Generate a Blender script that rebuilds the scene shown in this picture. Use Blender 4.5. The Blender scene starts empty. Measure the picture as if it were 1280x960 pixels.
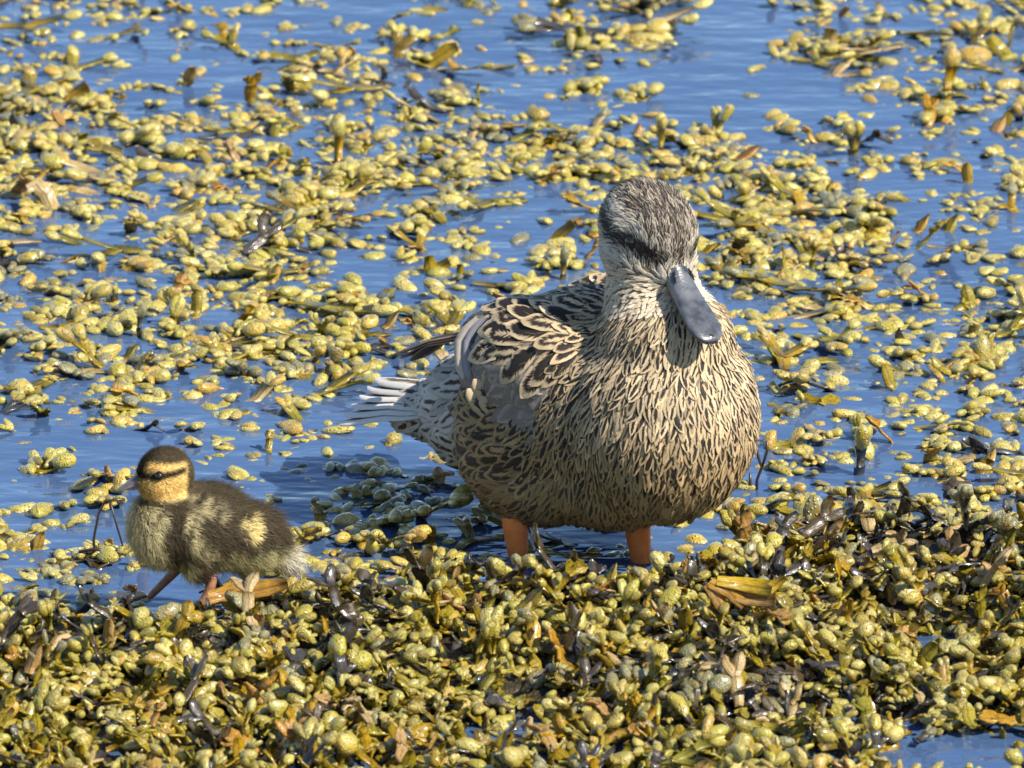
import bpy, bmesh, math, random
import numpy as np
from mathutils import Matrix, Vector, Quaternion

rng = np.random.default_rng(11)
random.seed(5)
R = math.radians
scn = bpy.context.scene
col = scn.collection

# ------------------------------------------------------------------ camera
PITCH = R(17.0); DIST = 8.0; WID = 0.64
cam_d = bpy.data.cameras.new('camera'); cam = bpy.data.objects.new('camera', cam_d); col.objects.link(cam)
cam.location = (0, -DIST*math.cos(PITCH), DIST*math.sin(PITCH))
cam.rotation_euler = (math.pi/2-PITCH, 0, 0)
cam_d.sensor_width = 36; cam_d.lens = 36*DIST/WID
cam_d.clip_end = 500
cam_d.dof.use_dof = True; cam_d.dof.focus_distance = 7.72; cam_d.dof.aperture_fstop = 26
scn.camera = cam

# ------------------------------------------------------------------ sky and sun
SUN_AZ = R(54.0)      # to the right of the line from the scene back to the camera
SUN_EL = R(43.0)
sv = Vector((math.sin(SUN_AZ)*math.cos(SUN_EL), -math.cos(SUN_AZ)*math.cos(SUN_EL), math.sin(SUN_EL)))
world = bpy.data.worlds.new('World'); scn.world = world; world.use_nodes = True
wn = world.node_tree.nodes; wl = world.node_tree.links
sky = wn.new('ShaderNodeTexSky'); sky.sky_type = 'NISHITA'; sky.sun_disc = False
sky.sun_elevation = SUN_EL
sky.sun_rotation = math.atan2(sv.x, sv.y)
sky.air_density = 1.0; sky.dust_density = 0.2; sky.ozone_density = 3.0
wl.new(sky.outputs[0], wn['Background'].inputs[0]); wn['Background'].inputs[1].default_value = 0.105
sl = bpy.data.lights.new('sun', 'SUN'); sl.energy = 5.0; sl.angle = R(0.5); sl.color = (1.0, 0.94, 0.83)
so = bpy.data.objects.new('sun', sl); col.objects.link(so)
so.rotation_euler = sv.to_track_quat('Z', 'Y').to_euler(); so.location = sv*5
scn.view_settings.view_transform = 'Standard'; scn.view_settings.look = 'None'
scn.view_settings.gamma = 1.0; scn.view_settings.exposure = 0.9; scn.view_settings.use_curve_mapping = False
scn.render.engine = 'CYCLES'
scn.cycles.max_bounces = 8; scn.cycles.transparent_max_bounces = 12
scn.cycles.caustics_reflective = False; scn.cycles.caustics_refractive = False

# pixel of the 1280x960 picture -> point on the plane z
FW = Vector((0, math.cos(PITCH), -math.sin(PITCH))); UPV = Vector((0, math.sin(PITCH), math.cos(PITCH))); RT = Vector((1, 0, 0))
def ground(px, py, z=0.0):
    k = WID/1280/DIST
    d = FW + RT*((px-640)*k) + UPV*((480-py)*k)
    o = cam.location
    t = (z-o.z)/d.z
    return o + d*t
def pixel(p):
    v = Vector(p)-cam.location; w = v.dot(FW); k = WID/1280/DIST
    return 640+v.dot(RT)/w/k, 480-v.dot(UPV)/w/k

# ------------------------------------------------------------------ helpers
def link(o, parent=None):
    col.objects.link(o)
    if parent: o.parent = parent
    return o
def tag(o, label=None, cat=None, group=None, kind=None):
    if label: o['label'] = label
    if cat: o['category'] = cat
    if group: o['group'] = group
    if kind: o['kind'] = kind
    return o
def empty(name, loc=(0, 0, 0)):
    o = bpy.data.objects.new(name, None); col.objects.link(o); o.location = loc; o.empty_display_size = .02
    return o
def mesh_from(name, V, F, smooth=True):
    me = bpy.data.meshes.new(name); me.from_pydata([tuple(v) for v in V], [], [tuple(f) for f in F]); me.update()
    if smooth: me.polygons.foreach_set('use_smooth', np.ones(len(me.polygons), bool))
    return me
def fast_mesh(name, V, F, smooth=True):
    """V (n,3) array, F (m,k) array of equal polygons"""
    V = np.asarray(V, np.float32); F = np.asarray(F, np.int32)
    me = bpy.data.meshes.new(name); me.vertices.add(len(V)); me.vertices.foreach_set('co', V.ravel())
    k = F.shape[1]; me.loops.add(F.size); me.loops.foreach_set('vertex_index', F.ravel())
    me.polygons.add(len(F)); me.polygons.foreach_set('loop_start', np.arange(0, F.size, k, dtype=np.int32))
    me.polygons.foreach_set('loop_total', np.full(len(F), k, np.int32))
    me.update(calc_edges=True)
    me.polygons.foreach_set('use_smooth', np.full(len(F), smooth, bool))
    return me
def attr(me, name, typ, data):
    a = me.attributes.new(name, typ, 'POINT')
    a.data.foreach_set({'FLOAT': 'value', 'FLOAT_COLOR': 'color', 'FLOAT_VECTOR': 'vector'}[typ], np.asarray(data, np.float32).ravel())
def obj(name, me, mat, parent=None):
    o = bpy.data.objects.new(name, me)
    if mat and not me.materials: me.materials.append(mat)
    return link(o, parent)

# ---- node helper
class NT:
    def __init__(s, name):
        s.m = bpy.data.materials.new(name); s.m.use_nodes = True
        s.t = s.m.node_tree; s.n = s.t.nodes; s.l = s.t.links
        s.n.clear(); s.out = s.n.new('ShaderNodeOutputMaterial')
    def node(s, typ, ins=None, **kw):
        nd = s.n.new(typ)
        for k, v in kw.items(): setattr(nd, k, v)
        for k, v in (ins or {}).items(): s.set(nd.inputs[k], v)
        return nd
    def set(s, sock, v):
        if isinstance(v, bpy.types.NodeSocket): s.l.new(v, sock)
        else: sock.default_value = v
    def math(s, op, a, b=0.0, c=0.0, clamp=False):
        nd = s.n.new('ShaderNodeMath'); nd.operation = op; nd.use_clamp = clamp
        s.set(nd.inputs[0], a); s.set(nd.inputs[1], b); s.set(nd.inputs[2], c)
        return nd.outputs[0]
    def mix(s, f, a, b, blend='MIX'):
        nd = s.n.new('ShaderNodeMix'); nd.data_type = 'RGBA'; nd.blend_type = blend
        s.set(nd.inputs[0], f); s.set(nd.inputs[6], a); s.set(nd.inputs[7], b)
        return nd.outputs[2]
    def ramp(s, f, stops, interp='LINEAR'):
        nd = s.n.new('ShaderNodeValToRGB'); nd.color_ramp.interpolation = interp; s.set(nd.inputs[0], f)
        cr = nd.color_ramp
        while len(cr.elements) < len(stops): cr.elements.new(.5)
        for e, (p, c) in zip(cr.elements, stops):
            e.position = p; e.color = c if len(c) == 4 else (*c, 1)
        return nd.outputs[0]
    def smooth(s, v, a, b):
        nd = s.n.new('ShaderNodeMapRange'); nd.interpolation_type = 'SMOOTHSTEP'
        s.set(nd.inputs[0], v); s.set(nd.inputs[1], a); s.set(nd.inputs[2], b)
        return nd.outputs[0]
    def noise(s, vec, scale, detail=3, rough=.55):
        nd = s.n.new('ShaderNodeTexNoise'); s.set(nd.inputs['Vector'], vec); nd.inputs['Scale'].default_value = scale
        nd.inputs['Detail'].default_value = detail; nd.inputs['Roughness'].default_value = rough
        return nd.outputs['Fac']
    def bump(s, h, strength, dist, normal=None):
        nd = s.n.new('ShaderNodeBump'); s.set(nd.inputs['Height'], h); nd.inputs['Strength'].default_value = strength
        nd.inputs['Distance'].default_value = dist
        if normal: s.l.new(normal, nd.inputs['Normal'])
        return nd.outputs[0]
    def att(s, name):
        nd = s.n.new('ShaderNodeAttribute'); nd.attribute_name = name
        return nd
    def done(s, sock):
        s.l.new(sock, s.out.inputs[0]); return s.m

# ------------------------------------------------------------------ materials
def mat_water():
    t = NT('water')
    g = t.node('ShaderNodeNewGeometry').outputs['Position']
    mp = t.node('ShaderNodeMapping', {'Vector': g, 'Scale': (.55, 1.0, 1.0)}).outputs[0]
    n1 = t.noise(mp, 26, 2, .5); n2 = t.noise(mp, 75, 2, .5); n3 = t.noise(mp, 7, 2, .5)
    h = t.math('ADD', t.math('MULTIPLY', n1, 1.0), t.math('MULTIPLY', n2, .25))
    h = t.math('ADD', h, t.math('MULTIPLY', n3, 1.6))
    bp = t.bump(h, 1.0, .0030)
    body_sky_blue = t.ramp(n3, [(.3, (.070, .135, .290)), (.7, (.098, .178, .350))])  # water's blue, brightened to stand in for part of the reflected sky
    dif = t.node('ShaderNodeBsdfDiffuse', {'Color': body_sky_blue, 'Normal': bp}).outputs[0]
    tr = t.node('ShaderNodeBsdfTransparent', {'Color': (.55, .68, .85, 1)}).outputs[0]
    under = t.node('ShaderNodeMixShader', {0: .45, 1: dif, 2: tr}).outputs[0]
    gl = t.node('ShaderNodeBsdfGlossy', {'Color': (.9, .95, 1, 1), 'Roughness': .06, 'Normal': bp}).outputs[0]
    fr = t.node('ShaderNodeFresnel', {'IOR': 1.42, 'Normal': bp}).outputs[0]
    return t.done(t.node('ShaderNodeMixShader', {0: fr, 1: under, 2: gl}).outputs[0])

def mat_pod(name, stops, rough=(.10, .34), spec=.5):
    """swollen tips: warty skin, wet sheen, a colour of its own for every tip"""
    t = NT(name)
    oi = t.node('ShaderNodeObjectInfo').outputs['Random']
    tint = t.att('tint').outputs['Fac']
    f = t.math('FRACT', t.math('ADD', oi, tint))
    loc = t.att('loc').outputs['Vector']
    c = t.ramp(f, stops)
    big = t.noise(loc, 1.6, 2)
    c = t.mix(t.smooth(big, .5, .75), c, (.20, .125, .018, 1))
    vo = t.node('ShaderNodeTexVoronoi', {'Vector': loc, 'Scale': 9.0})
    wart = t.math('SUBTRACT', 1.0, t.smooth(vo.outputs['Distance'], .05, .45))
    c = t.mix(t.math('MULTIPLY', wart, .5), c, (.50, .41, .105, 1))
    grain = t.noise(loc, 22, 2)
    c = t.mix(t.math('MULTIPLY', t.smooth(grain, .55, .75), .35), c, (.12, .09, .02, 1))
    h = t.math('ADD', t.math('MULTIPLY', wart, 1.0), t.math('MULTIPLY', grain, .4))
    bp = t.bump(h, .8, .0012)
    rg = t.ramp(t.noise(loc, 3.0, 1), [(.35, (rough[0],)*3), (.7, (rough[1],)*3)])
    b = t.node('ShaderNodeBsdfPrincipled', {'Base Color': c, 'Roughness': rg, 'Normal': bp, 'Specular IOR Level': .5,
                                            'Coat Weight': .8, 'Coat Roughness': .035, 'Coat IOR': 1.68})
    t.l.new(t.bump(t.noise(loc, 7, 2), .35, .0012), b.inputs['Coat Normal'])
    return t.done(b.outputs[0])

def mat_blade(name, stops, rough=.22, trans=.35, coat=.4):
    t = NT(name)
    oi = t.node('ShaderNodeObjectInfo').outputs['Random']
    f = t.math('FRACT', t.math('ADD', oi, t.att('tint').outputs['Fac']))
    uv = t.att('loc').outputs['Vector']
    sep = t.node('ShaderNodeSeparateXYZ', {0: uv})
    c = t.ramp(f, stops)
    n = t.noise(uv, 5, 3)
    c = t.mix(t.smooth(n, .45, .7), c, t.mix(.6, c, (.05, .03, .01, 1)))
    rib = t.smooth(t.math('ABSOLUTE', sep.outputs[1]), .22, .05)
    c = t.mix(t.math('MULTIPLY', rib, .5), c, (.10, .055, .012, 1))
    bp = t.bump(t.math('ADD', n, t.math('MULTIPLY', rib, .6)), .5, .001)
    b = t.node('ShaderNodeBsdfPrincipled', {'Base Color': c, 'Roughness': rough, 'Normal': bp, 'Coat Weight': coat, 'Coat Roughness': .1})
    tl = t.node('ShaderNodeBsdfTranslucent', {'Color': c, 'Normal': bp})
    return t.done(t.node('ShaderNodeMixShader', {0: trans, 1: b.outputs[0], 2: tl.outputs[0]}).outputs[0])

M = {}
M['water'] = mat_water()
M['pod'] = mat_pod('wrack_tip', [(0, (.43, .355, .060)), (.18, (.37, .295, .028)), (.36, (.47, .39, .105)), (.5, (.29, .245, .020)), (.64, (.47, .325, .055)), (.76, (.36, .315, .075)), (.88, (.42, .24, .022)), (.95, (.22, .172, .016)), (1, (.46, .352, .070))])
M['pod_heap'] = mat_pod('heap_wrack_tip', [(0, (.37, .305, .052)), (.22, (.29, .245, .020)), (.42, (.41, .345, .095)), (.58, (.22, .178, .012)), (.74, (.37, .275, .048)), (.88, (.18, .150, .016)), (1, (.39, .305, .062))], rough=(.10, .32))
M['pod_dark'] = mat_pod('dull_wrack_tip', [(0, (.15, .135, .05)), (.5, (.22, .20, .09)), (1, (.12, .11, .045))], rough=(.12, .35))
M['blade'] = mat_blade('wrack_blade', [(0, (.36, .245, .012)), (.3, (.40, .32, .030)), (.55, (.22, .145, .012)), (.72, (.30, .27, .03)), (.85, (.46, .27, .008)), (1, (.36, .245, .012))])
M['blade_dark'] = mat_blade('dark_wrack_blade', [(0, (.035, .030, .024)), (.35, (.075, .050, .020)), (.7, (.045, .042, .038)), (1, (.035, .030, .024))], rough=.2, trans=.08, coat=.8)
M['blade_orange'] = mat_blade('orange_wrack_blade', [(0, (.50, .25, .02)), (.4, (.52, .33, .14)), (.7, (.55, .36, .02)), (1, (.50, .25, .02))], rough=.3, trans=.4, coat=.3)
M['blade_pale'] = mat_blade('bleached_wrack_blade', [(0, (.42, .30, .12)), (.5, (.48, .34, .16)), (1, (.42, .30, .12))], rough=.35, trans=.2, coat=.2)

def mat_plain(name, c, rough=.5, **kw):
    t = NT(name)
    b = t.node('ShaderNodeBsdfPrincipled', {'Base Color': (*c, 1), 'Roughness': rough})
    for k, v in kw.items(): b.inputs[k.replace('_', ' ')].default_value = v
    return t.done(b.outputs[0])
def mat_ground(name, a, b_, sc, rough):
    t = NT(name); g = t.node('ShaderNodeNewGeometry').outputs['Position']
    n = t.noise(g, sc, 5, .65)
    c = t.ramp(n, [(.35, a), (.65, b_)])
    return t.done(t.node('ShaderNodeBsdfPrincipled', {'Base Color': c, 'Roughness': rough, 'Normal': t.bump(n, .8, .006)}).outputs[0])
M['bed'] = mat_ground('sea_bed', (.03, .028, .02), (.075, .065, .035), 18, .7)
M['heapbase'] = mat_ground('wet_heap', (.016, .013, .008), (.05, .038, .015), 90, .35)
M['stem'] = mat_plain('dark_stem', (.03, .018, .012), .35)

# ------------------------------------------------------------------ setting: water and sea bed
def sheet(name, z, size, mat):
    me = mesh_from(name, [(-size, -size, z), (size, -size, z), (size, size, z), (-size, size, z)], [(0, 1, 2, 3)], False)
    return tag(obj(name, me, mat), kind='structure')
sheet('water', 0.0, 120, M['water'])
sheet('sea_bed', -0.14, 120, M['bed'])

# ------------------------------------------------------------------ where the weed lies (picture rows of 40 px)
ROWS = [
 [(80,7),(160,4),(240,5),(330,3),(400,2),(480,2),(560,3),(640,3),(760,5),(840,4),(960,0),(1010,2),(1100,6),(1280,4)],
 [(40,5),(120,2),(300,1),(340,3),(440,2),(540,3),(580,5),(680,1),(840,6),(960,0),(1100,7),(1160,3),(1280,6)],
 [(120,6),(340,1),(420,4),(600,6),(690,0),(730,1),(960,0),(1060,1),(1140,5),(1280,6)],
 [(200,8),(300,4),(440,6),(640,6),(760,3),(850,2),(940,0),(1080,1),(1280,5)],
 [(150,8),(320,7),(480,7),(620,8),(920,9),(960,3),(1060,4),(1280,5)],
 [(200,8),(330,8),(560,8),(900,9),(1060,7),(1280,4)],
 [(80,7),(300,6),(440,8),(600,5),(700,2),(880,5),(1100,8),(1280,4)],
 [(50,6),(170,2),(400,7),(500,6),(600,4),(700,2),(880,4),(1140,9),(1280,4)],
 [(80,6),(200,5),(400,8),(480,3),(580,4),(760,3),(880,3),(1080,9),(1200,5),(1280,6)],
 [(80,5),(360,8),(420,8),(560,6),(760,4),(880,4),(960,6),(1060,7),(1280,6)],
 [(160,7),(280,8),(460,9),(560,7),(880,4),(1000,2),(1280,7)],
 [(60,8),(240,8),(340,6),(480,8),(560,5),(940,4),(1000,4),(1120,4),(1280,7)],
 [(60,4),(130,5),(220,6),(400,5),(440,3),(560,1),(940,3),(1000,5),(1110,4),(1280,7)],
 [(140,1),(300,2),(420,7),(520,2),(560,1),(940,3),(1060,3),(1280,7)],
 [(160,1),(240,0),(360,2),(440,4),(540,3),(900,1),(960,1),(1000,6),(1280,5)],
 [(100,1),(160,5),(300,0),(380,1),(440,3),(560,6),(880,2),(960,3),(1280,5)],
 [(60,4),(150,2),(360,0),(560,6),(850,2),(960,5),(1280,7)],
 [(80,6),(160,3),(360,2),(560,7),(850,2),(1280,6)],
]
DG = np.zeros((24, 64))
for r, row in enumerate(ROWS):
    x0 = 0
    for xe, d in row:
        DG[r, int(x0//20):int(math.ceil(xe/20))] = d; x0 = xe
for r in range(18, 24): DG[r] = 5
# the outskirts beyond the picture go on like its edge
def dens(px, py):
    x = min(max(px/20-.5, 0), 62.999); y = min(max(py/40-.5, 0), 22.999)
    i, j = int(y), int(x); a, b = y-i, x-j
    return ((DG[i, j]*(1-b)+DG[i, j+1]*b)*(1-a)+(DG[i+1, j]*(1-b)+DG[i+1, j+1]*b)*a)/9

# heap of stranded weed in front: height above the water, given over ground pixels
EDGE = [(-200, 785), (0, 782), (70, 800), (130, 795), (230, 772), (330, 780), (390, 768), (480, 776), (560, 756), (640, 768), (700, 758), (780, 772), (840, 764), (900, 728), (960, 700), (1040, 685), (1150, 685), (1280, 692), (1500, 692)]
EX = np.array([e[0] for e in EDGE], float); EY = np.array([e[1] for e in EDGE], float)
LUMPS = [(120, 830, 130, 40, .008), (340, 795, 80, 30, .004), (215, 785, 75, 26, -.007), (520, 790, 110, 45, .010), (720, 800, 160, 40, .011), (960, 745, 130, 50, .006), (1080, 720, 150, 35, .005), (1220, 725, 120, 40, .006),
         (900, 850, 120, 40, .010), (1160, 815, 80, 26, -.034), (980, 775, 40, 16, -.012), (1060, 745, 60, 16, -.010), (640, 915, 60, 20, -.022), (430, 830, 90, 30, .006), (60, 880, 120, 40, .004), (1080, 915, 200, 26, -.010), (1240, 960, 140, 26, -.038), (1200, 760, 100, 20, -.006)]
def ss(x, a, b):
    t = np.clip((x-a)/(b-a), 0, 1); return t*t*(3-2*t)
def heap_h(px, py):
    px = np.asarray(px, float); py = np.asarray(py, float)
    e = np.interp(px, EX, EY)
    h = -.03 + .046*ss(py, e-40, e+34) - .016*ss(py, 830, 950)
    for (cx, cy, rx, ry, a) in LUMPS:
        h = h + a*np.exp(-((px-cx)/rx)**2-((py-cy)/ry)**2)*ss(py, e-30, e+20)
    h = h + .0022*np.sin(px*.071+1.3*np.sin(py*.09))*np.cos(py*.13+px*.02)*ss(py, e-20, e+30)
    return h
def on_heap(px, py):
    """point of the heap seen over the ground pixel (px, py), its normal"""
    g = ground(px, py); h = float(heap_h(px, py))
    hx = float(heap_h(px+4, py)-heap_h(px-4, py)); hy = float(heap_h(px, py+4)-heap_h(px, py-4))
    dx = (ground(px+4, py)-ground(px-4, py)).length; dy = (ground(px, py+4)-ground(px, py-4)).length
    n = Vector((-hx/dx, hy/dy, 1)).normalized()
    return Vector((g.x, g.y, h)), n
nx, ny = 150, 64
xs = np.linspace(-260, 1540, nx); ys = np.linspace(600, 1150, ny)
V = []
for y in ys:
    for x in xs:
        g = ground(x, y); V.append((g.x, g.y, float(heap_h(x, y))))
F = [(j*nx+i, (j+1)*nx+i, (j+1)*nx+i+1, j*nx+i+1) for j in range(ny-1) for i in range(nx-1)]
heap_base = tag(obj('weed_bank', mesh_from('weed_bank', V, F), M['heapbase']), kind='structure')

# ------------------------------------------------------------------ weed pieces
def pod_geo(seed, ns=10, nr=7):
    r = np.random.default_rng(100+seed)
    pw = r.uniform(.22, .33); ph = r.uniform(.17, .24); pear = r.uniform(-.05, .30); bend = r.uniform(-.12, .12)
    if seed % 4 == 0: pw, ph = .35, .29
    V = [(-.5, 0, 0)]
    for i in range(1, nr):
        th = math.pi*i/nr; x = -.5*math.cos(th); s = math.sin(th)**(.8 if seed % 2 else 1.05)
        k = 1+pear*(x*1.4)
        for j in range(ns):
            a = 2*math.pi*j/ns; q = 1+.07*r.normal()
            V.append((x*(1+.03*r.normal()), (s*k*pw*math.cos(a))*q+bend*(1-4*x*x), s*k*ph*math.sin(a)*q))
    V.append((.5, 0, 0)); n = len(V)-1
    F = [(0, 1+(j+1) % ns, 1+j) for j in range(ns)]
    for i in range(nr-2):
        b = 1+i*ns
        for j in range(ns):
            j2 = (j+1) % ns
            F += [(b+j, b+j2, b+ns+j2), (b+j, b+ns+j2, b+ns+j)]
    b = 1+(nr-2)*ns
    F += [(n, b+j, b+(j+1) % ns) for j in range(ns)]
    return np.array(V, np.float32), np.array(F, np.int32)
NP = 10
PODS = [pod_geo(k) for k in range(NP)]; PODS_LO = [pod_geo(k, 8, 5) for k in range(NP)]; PODS_FAR = [pod_geo(k, 7, 4) for k in range(NP)]
POD_MESH = {}
for mk in ('pod', 'pod_heap', 'pod_dark'):
    for k in range(NP):
        V, F = PODS[k]; me = fast_mesh('wrack_tip', V, F)
        attr(me, 'tint', 'FLOAT', np.full(len(V), k*.13)); attr(me, 'loc', 'FLOAT_VECTOR', V*1.0+k*3.1)
        me.materials.append(M[mk]); POD_MESH[mk, k] = me

def strap(pts, widths, up, r, thick=.0007, cur=.25):
    """flat ribbon with some thickness along pts; cross curved; returns V, tris, loc"""
    V = []; L = []; n = len(pts)
    pts = [Vector(p) for p in pts]
    for i, p in enumerate(pts):
        d = (pts[min(i+1, n-1)]-pts[max(i-1, 0)]).normalized()
        s = d.cross(up).normalized(); u = s.cross(d)
        w = widths[i]; tw = r.normal()*.15
        s2 = s*math.cos(tw)+u*math.sin(tw)
        for k, q in enumerate((-1, 0, 1)):
            base = p+s2*(q*w*(1+.1*r.normal()))+u*(cur*w*(abs(q)-.3))
            V += [base+u*thick, base-u*thick]
            L += [(i*.6, q, 0), (i*.6, q, .2)]
    F = []
    for i in range(n-1):
        a = i*6; b = a+6
        for k in range(2):
            F += [(a+2*k, a+2*k+2, b+2*k+2), (a+2*k, b+2*k+2, b+2*k), (a+2*k+1, b+2*k+1, b+2*k+3), (a+2*k+1, b+2*k+3, a+2*k+3)]
        F += [(a, b, b+1), (a, b+1, a+1), (a+4, a+5, b+5), (a+4, b+5, b+4)]
    for a in (0, (n-1)*6):
        f = [(a, a+1, a+3), (a, a+3, a+2), (a+2, a+3, a+5), (a+2, a+5, a+4)]
        F += f if a else [g[::-1] for g in f]
    return np.array([tuple(v) for v in V], np.float32), np.array(F, np.int32), np.array(L, np.float32)
def join(parts):
    Vs, Fs, Ls, o = [], [], [], 0
    for V, F, L in parts:
        Vs.append(V); Fs.append(F+o); Ls.append(L); o += len(V)
    return np.concatenate(Vs), np.concatenate(Fs), np.concatenate(Ls)

def make_sprig(style, seed):
    """a short forked strap ending in swollen tips. Returns (blade geometry, [(matrix, pod number)])"""
    r = np.random.default_rng(1000+seed)
    straps = []; pods = []
    up = Vector((0, 0, 1))
    def pod(p, d, size, roll=0):
        x = d.normalized(); y = up.cross(x)
        y = y.normalized() if y.length > .1 else Vector((0, 1, 0)); z = x.cross(y)
        m = Matrix((x, y, z)).transposed() @ Matrix.Rotation(roll, 3, 'X')
        fat = r.uniform(.85, 1.2)
        m = m @ Matrix.Diagonal((size, size*fat, size*fat))
        pods.append((Matrix.Translation(p+d.normalized()*size*.42) @ m.to_4x4(), int(r.integers(NP))))
    def grow(p, ang, el, w, depth):
        ln = {'long': r.uniform(.016, .028), 'flat': r.uniform(.005, .010), 'small': r.uniform(.004, .008)}.get(style, r.uniform(.007, .014))
        d = Vector((math.cos(ang)*math.cos(el), math.sin(ang)*math.cos(el), math.sin(el)))
        pts = [p]; n = 2
        a, e = ang, el
        for i in range(n):
            a += r.normal()*.15; e += r.normal()*.12
            pts.append(pts[-1]+Vector((math.cos(a)*math.cos(e), math.sin(a)*math.cos(e), math.sin(e)))*(ln/n))
        ws = [w*(.75+.35*i/n) for i in range(n+1)]
        straps.append(strap([v-Vector((0, 0, .0032 if style in ('flat', 'small') else 0)) for v in pts], ws, up, r))
        if style == 'flat' and r.random() < .5: pod(pts[1], Vector((math.cos(a+1.2), math.sin(a+1.2), .1)), r.uniform(.008, .013), r.uniform(0, 6))
        q = pts[-1]; d = (pts[-1]-pts[-2]).normalized()
        if depth <= 0 or r.random() < .15:
            sz = r.uniform(.0085, .0155) if style != 'small' else r.uniform(.007, .011)
            if r.random() < .55:
                sp = r.uniform(.3, .6)
                for s in (-1, 1):
                    pod(q, Vector((math.cos(a+s*sp)*math.cos(e), math.sin(a+s*sp)*math.cos(e), math.sin(e)+r.normal()*.1)), sz*r.uniform(.8, 1.1), r.uniform(0, 6))
            else: pod(q, d, sz*1.1, r.uniform(0, 6))
            return
        sp = r.uniform(.35, .7)
        lift = r.uniform(-.1, .25) if style in ('heap', 'up') else 0
        for s in (-1, 1): grow(q, a+s*sp, e*.8+lift*(1 if s > 0 else .3), w*.85, depth-1)
    if style == 'flat': grow(Vector((0, 0, .0)), 0, 0, .0028, 1+int(r.random() < .5))
    elif style == 'small': grow(Vector((0, 0, 0)), 0, 0, .0022, 1)
    elif style == 'heap': grow(Vector((0, 0, 0)), 0, r.uniform(.0, .55), .0032, 1+int(r.random() < .5))
    elif style == 'up': grow(Vector((0, 0, -.004)), 0, r.uniform(.9, 1.35), .0030, 1)
    elif style == 'long': grow(Vector((0, 0, 0)), 0, r.uniform(0, .2), .0042, 1)
    elif style == 'single':
        straps.append(strap([(-.006, 0, -.003), (-.002, 0, -.001), (.002, 0, 0)], [.0015, .002, .0022], up, r))
        pod(Vector((0, 0, 0)), Vector((1, r.normal()*.2, r.uniform(-.1, .3))), r.uniform(.011, .019), r.uniform(0, 6))
    V, F, L = join(straps)
    c = V.mean(0); c[2] = 0                     # centre the sprig on its middle
    V = V-c; pods = [(Matrix.Translation(-Vector(c)) @ m, k) for m, k in pods]
    return (V, F, L), pods

LIB = {}
sd = 0
for style, n in (('flat', 14), ('small', 8), ('heap', 16), ('up', 10), ('long', 8), ('single', 8)):
    LIB[style] = []
    for k in range(n):
        (V, F, L), pods = make_sprig(style, sd); sd += 1
        LIB[style].append(((V, F, L), pods))
BLADE_MESH = {}
def blade_mesh(style, k, mk):
    if (style, k, mk) not in BLADE_MESH:
        (V, F, L), _ = LIB[style][k]
        me = fast_mesh('frond', V, F); attr(me, 'tint', 'FLOAT', np.full(len(V), k*.17)); attr(me, 'loc', 'FLOAT_VECTOR', L)
        me.materials.append(M[mk]); BLADE_MESH[style, k, mk] = me
    return BLADE_MESH[style, k, mk]

class Stuff:
    def __init__(s): s.d = {}
    def add(s, mk, V, F, L, tint):
        s.d.setdefault(mk, []).append((V, F, L, tint))
    def sprig(s, style, k, mat, podm, bladem, lo=False):
        m = np.array(mat, np.float32)
        (V, F, L), pods = LIB[style][k]
        s.add(bladem, V@m[:3, :3].T+m[:3, 3], F, L, rng.random())
        for pm, pk in pods:
            q = m@np.array(pm, np.float32); PV, PF = (PODS_FAR if lo == 2 else PODS_LO if lo else PODS)[pk]
            s.add(podm, PV@q[:3, :3].T+q[:3, 3], PF, PV+pk*3.1+rng.random()*5, rng.random())
    def build(s, name, label, cat):
        """one object; several materials"""
        mks = sorted(s.d); Vs, Fs, Ls, Ts, Ms, o = [], [], [], [], [], 0
        for mi, mk in enumerate(mks):
            for V, F, L, t in s.d[mk]:
                Vs.append(V); Fs.append(F+o); Ls.append(L); Ts.append(np.full(len(V), t)); Ms.append(np.full(len(F), mi)); o += len(V)
        me = fast_mesh(name, np.concatenate(Vs), np.concatenate(Fs))
        attr(me, 'tint', 'FLOAT', np.concatenate(Ts)); attr(me, 'loc', 'FLOAT_VECTOR', np.concatenate(Ls))
        for mk in mks: me.materials.append(M[mk])
        me.polygons.foreach_set('material_index', np.concatenate(Ms).astype(np.int32)); me.update()
        return tag(obj(name, me, None), label, cat, None, 'stuff')

def place_thing(style, k, mat, podm, bladem, label, group, name='wrack_sprig'):
    t = empty(name); t.matrix_world = mat
    tag(t, label, 'seaweed', group)
    obj('frond', blade_mesh(style, k, bladem), None, t)
    for pm, pk in LIB[style][k][1]:
        o = obj('swollen_tip', POD_MESH[podm, pk], None, t); o.matrix_local = pm
    return t

def sprig_matrix(p, n=Vector((0, 0, 1)), yaw=None, scale=1.0, tilt=0.0, flat=1.0):
    yaw = rng.uniform(0, 2*math.pi) if yaw is None else yaw
    q = Vector((0, 0, 1)).rotation_difference(n)
    m = Matrix.Translation(p) @ q.to_matrix().to_4x4() @ Matrix.Rotation(yaw, 4, 'Z') @ Matrix.Rotation(tilt, 4, 'Y')
    return m @ Matrix.Diagonal((scale, scale, scale*flat, 1))

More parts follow.
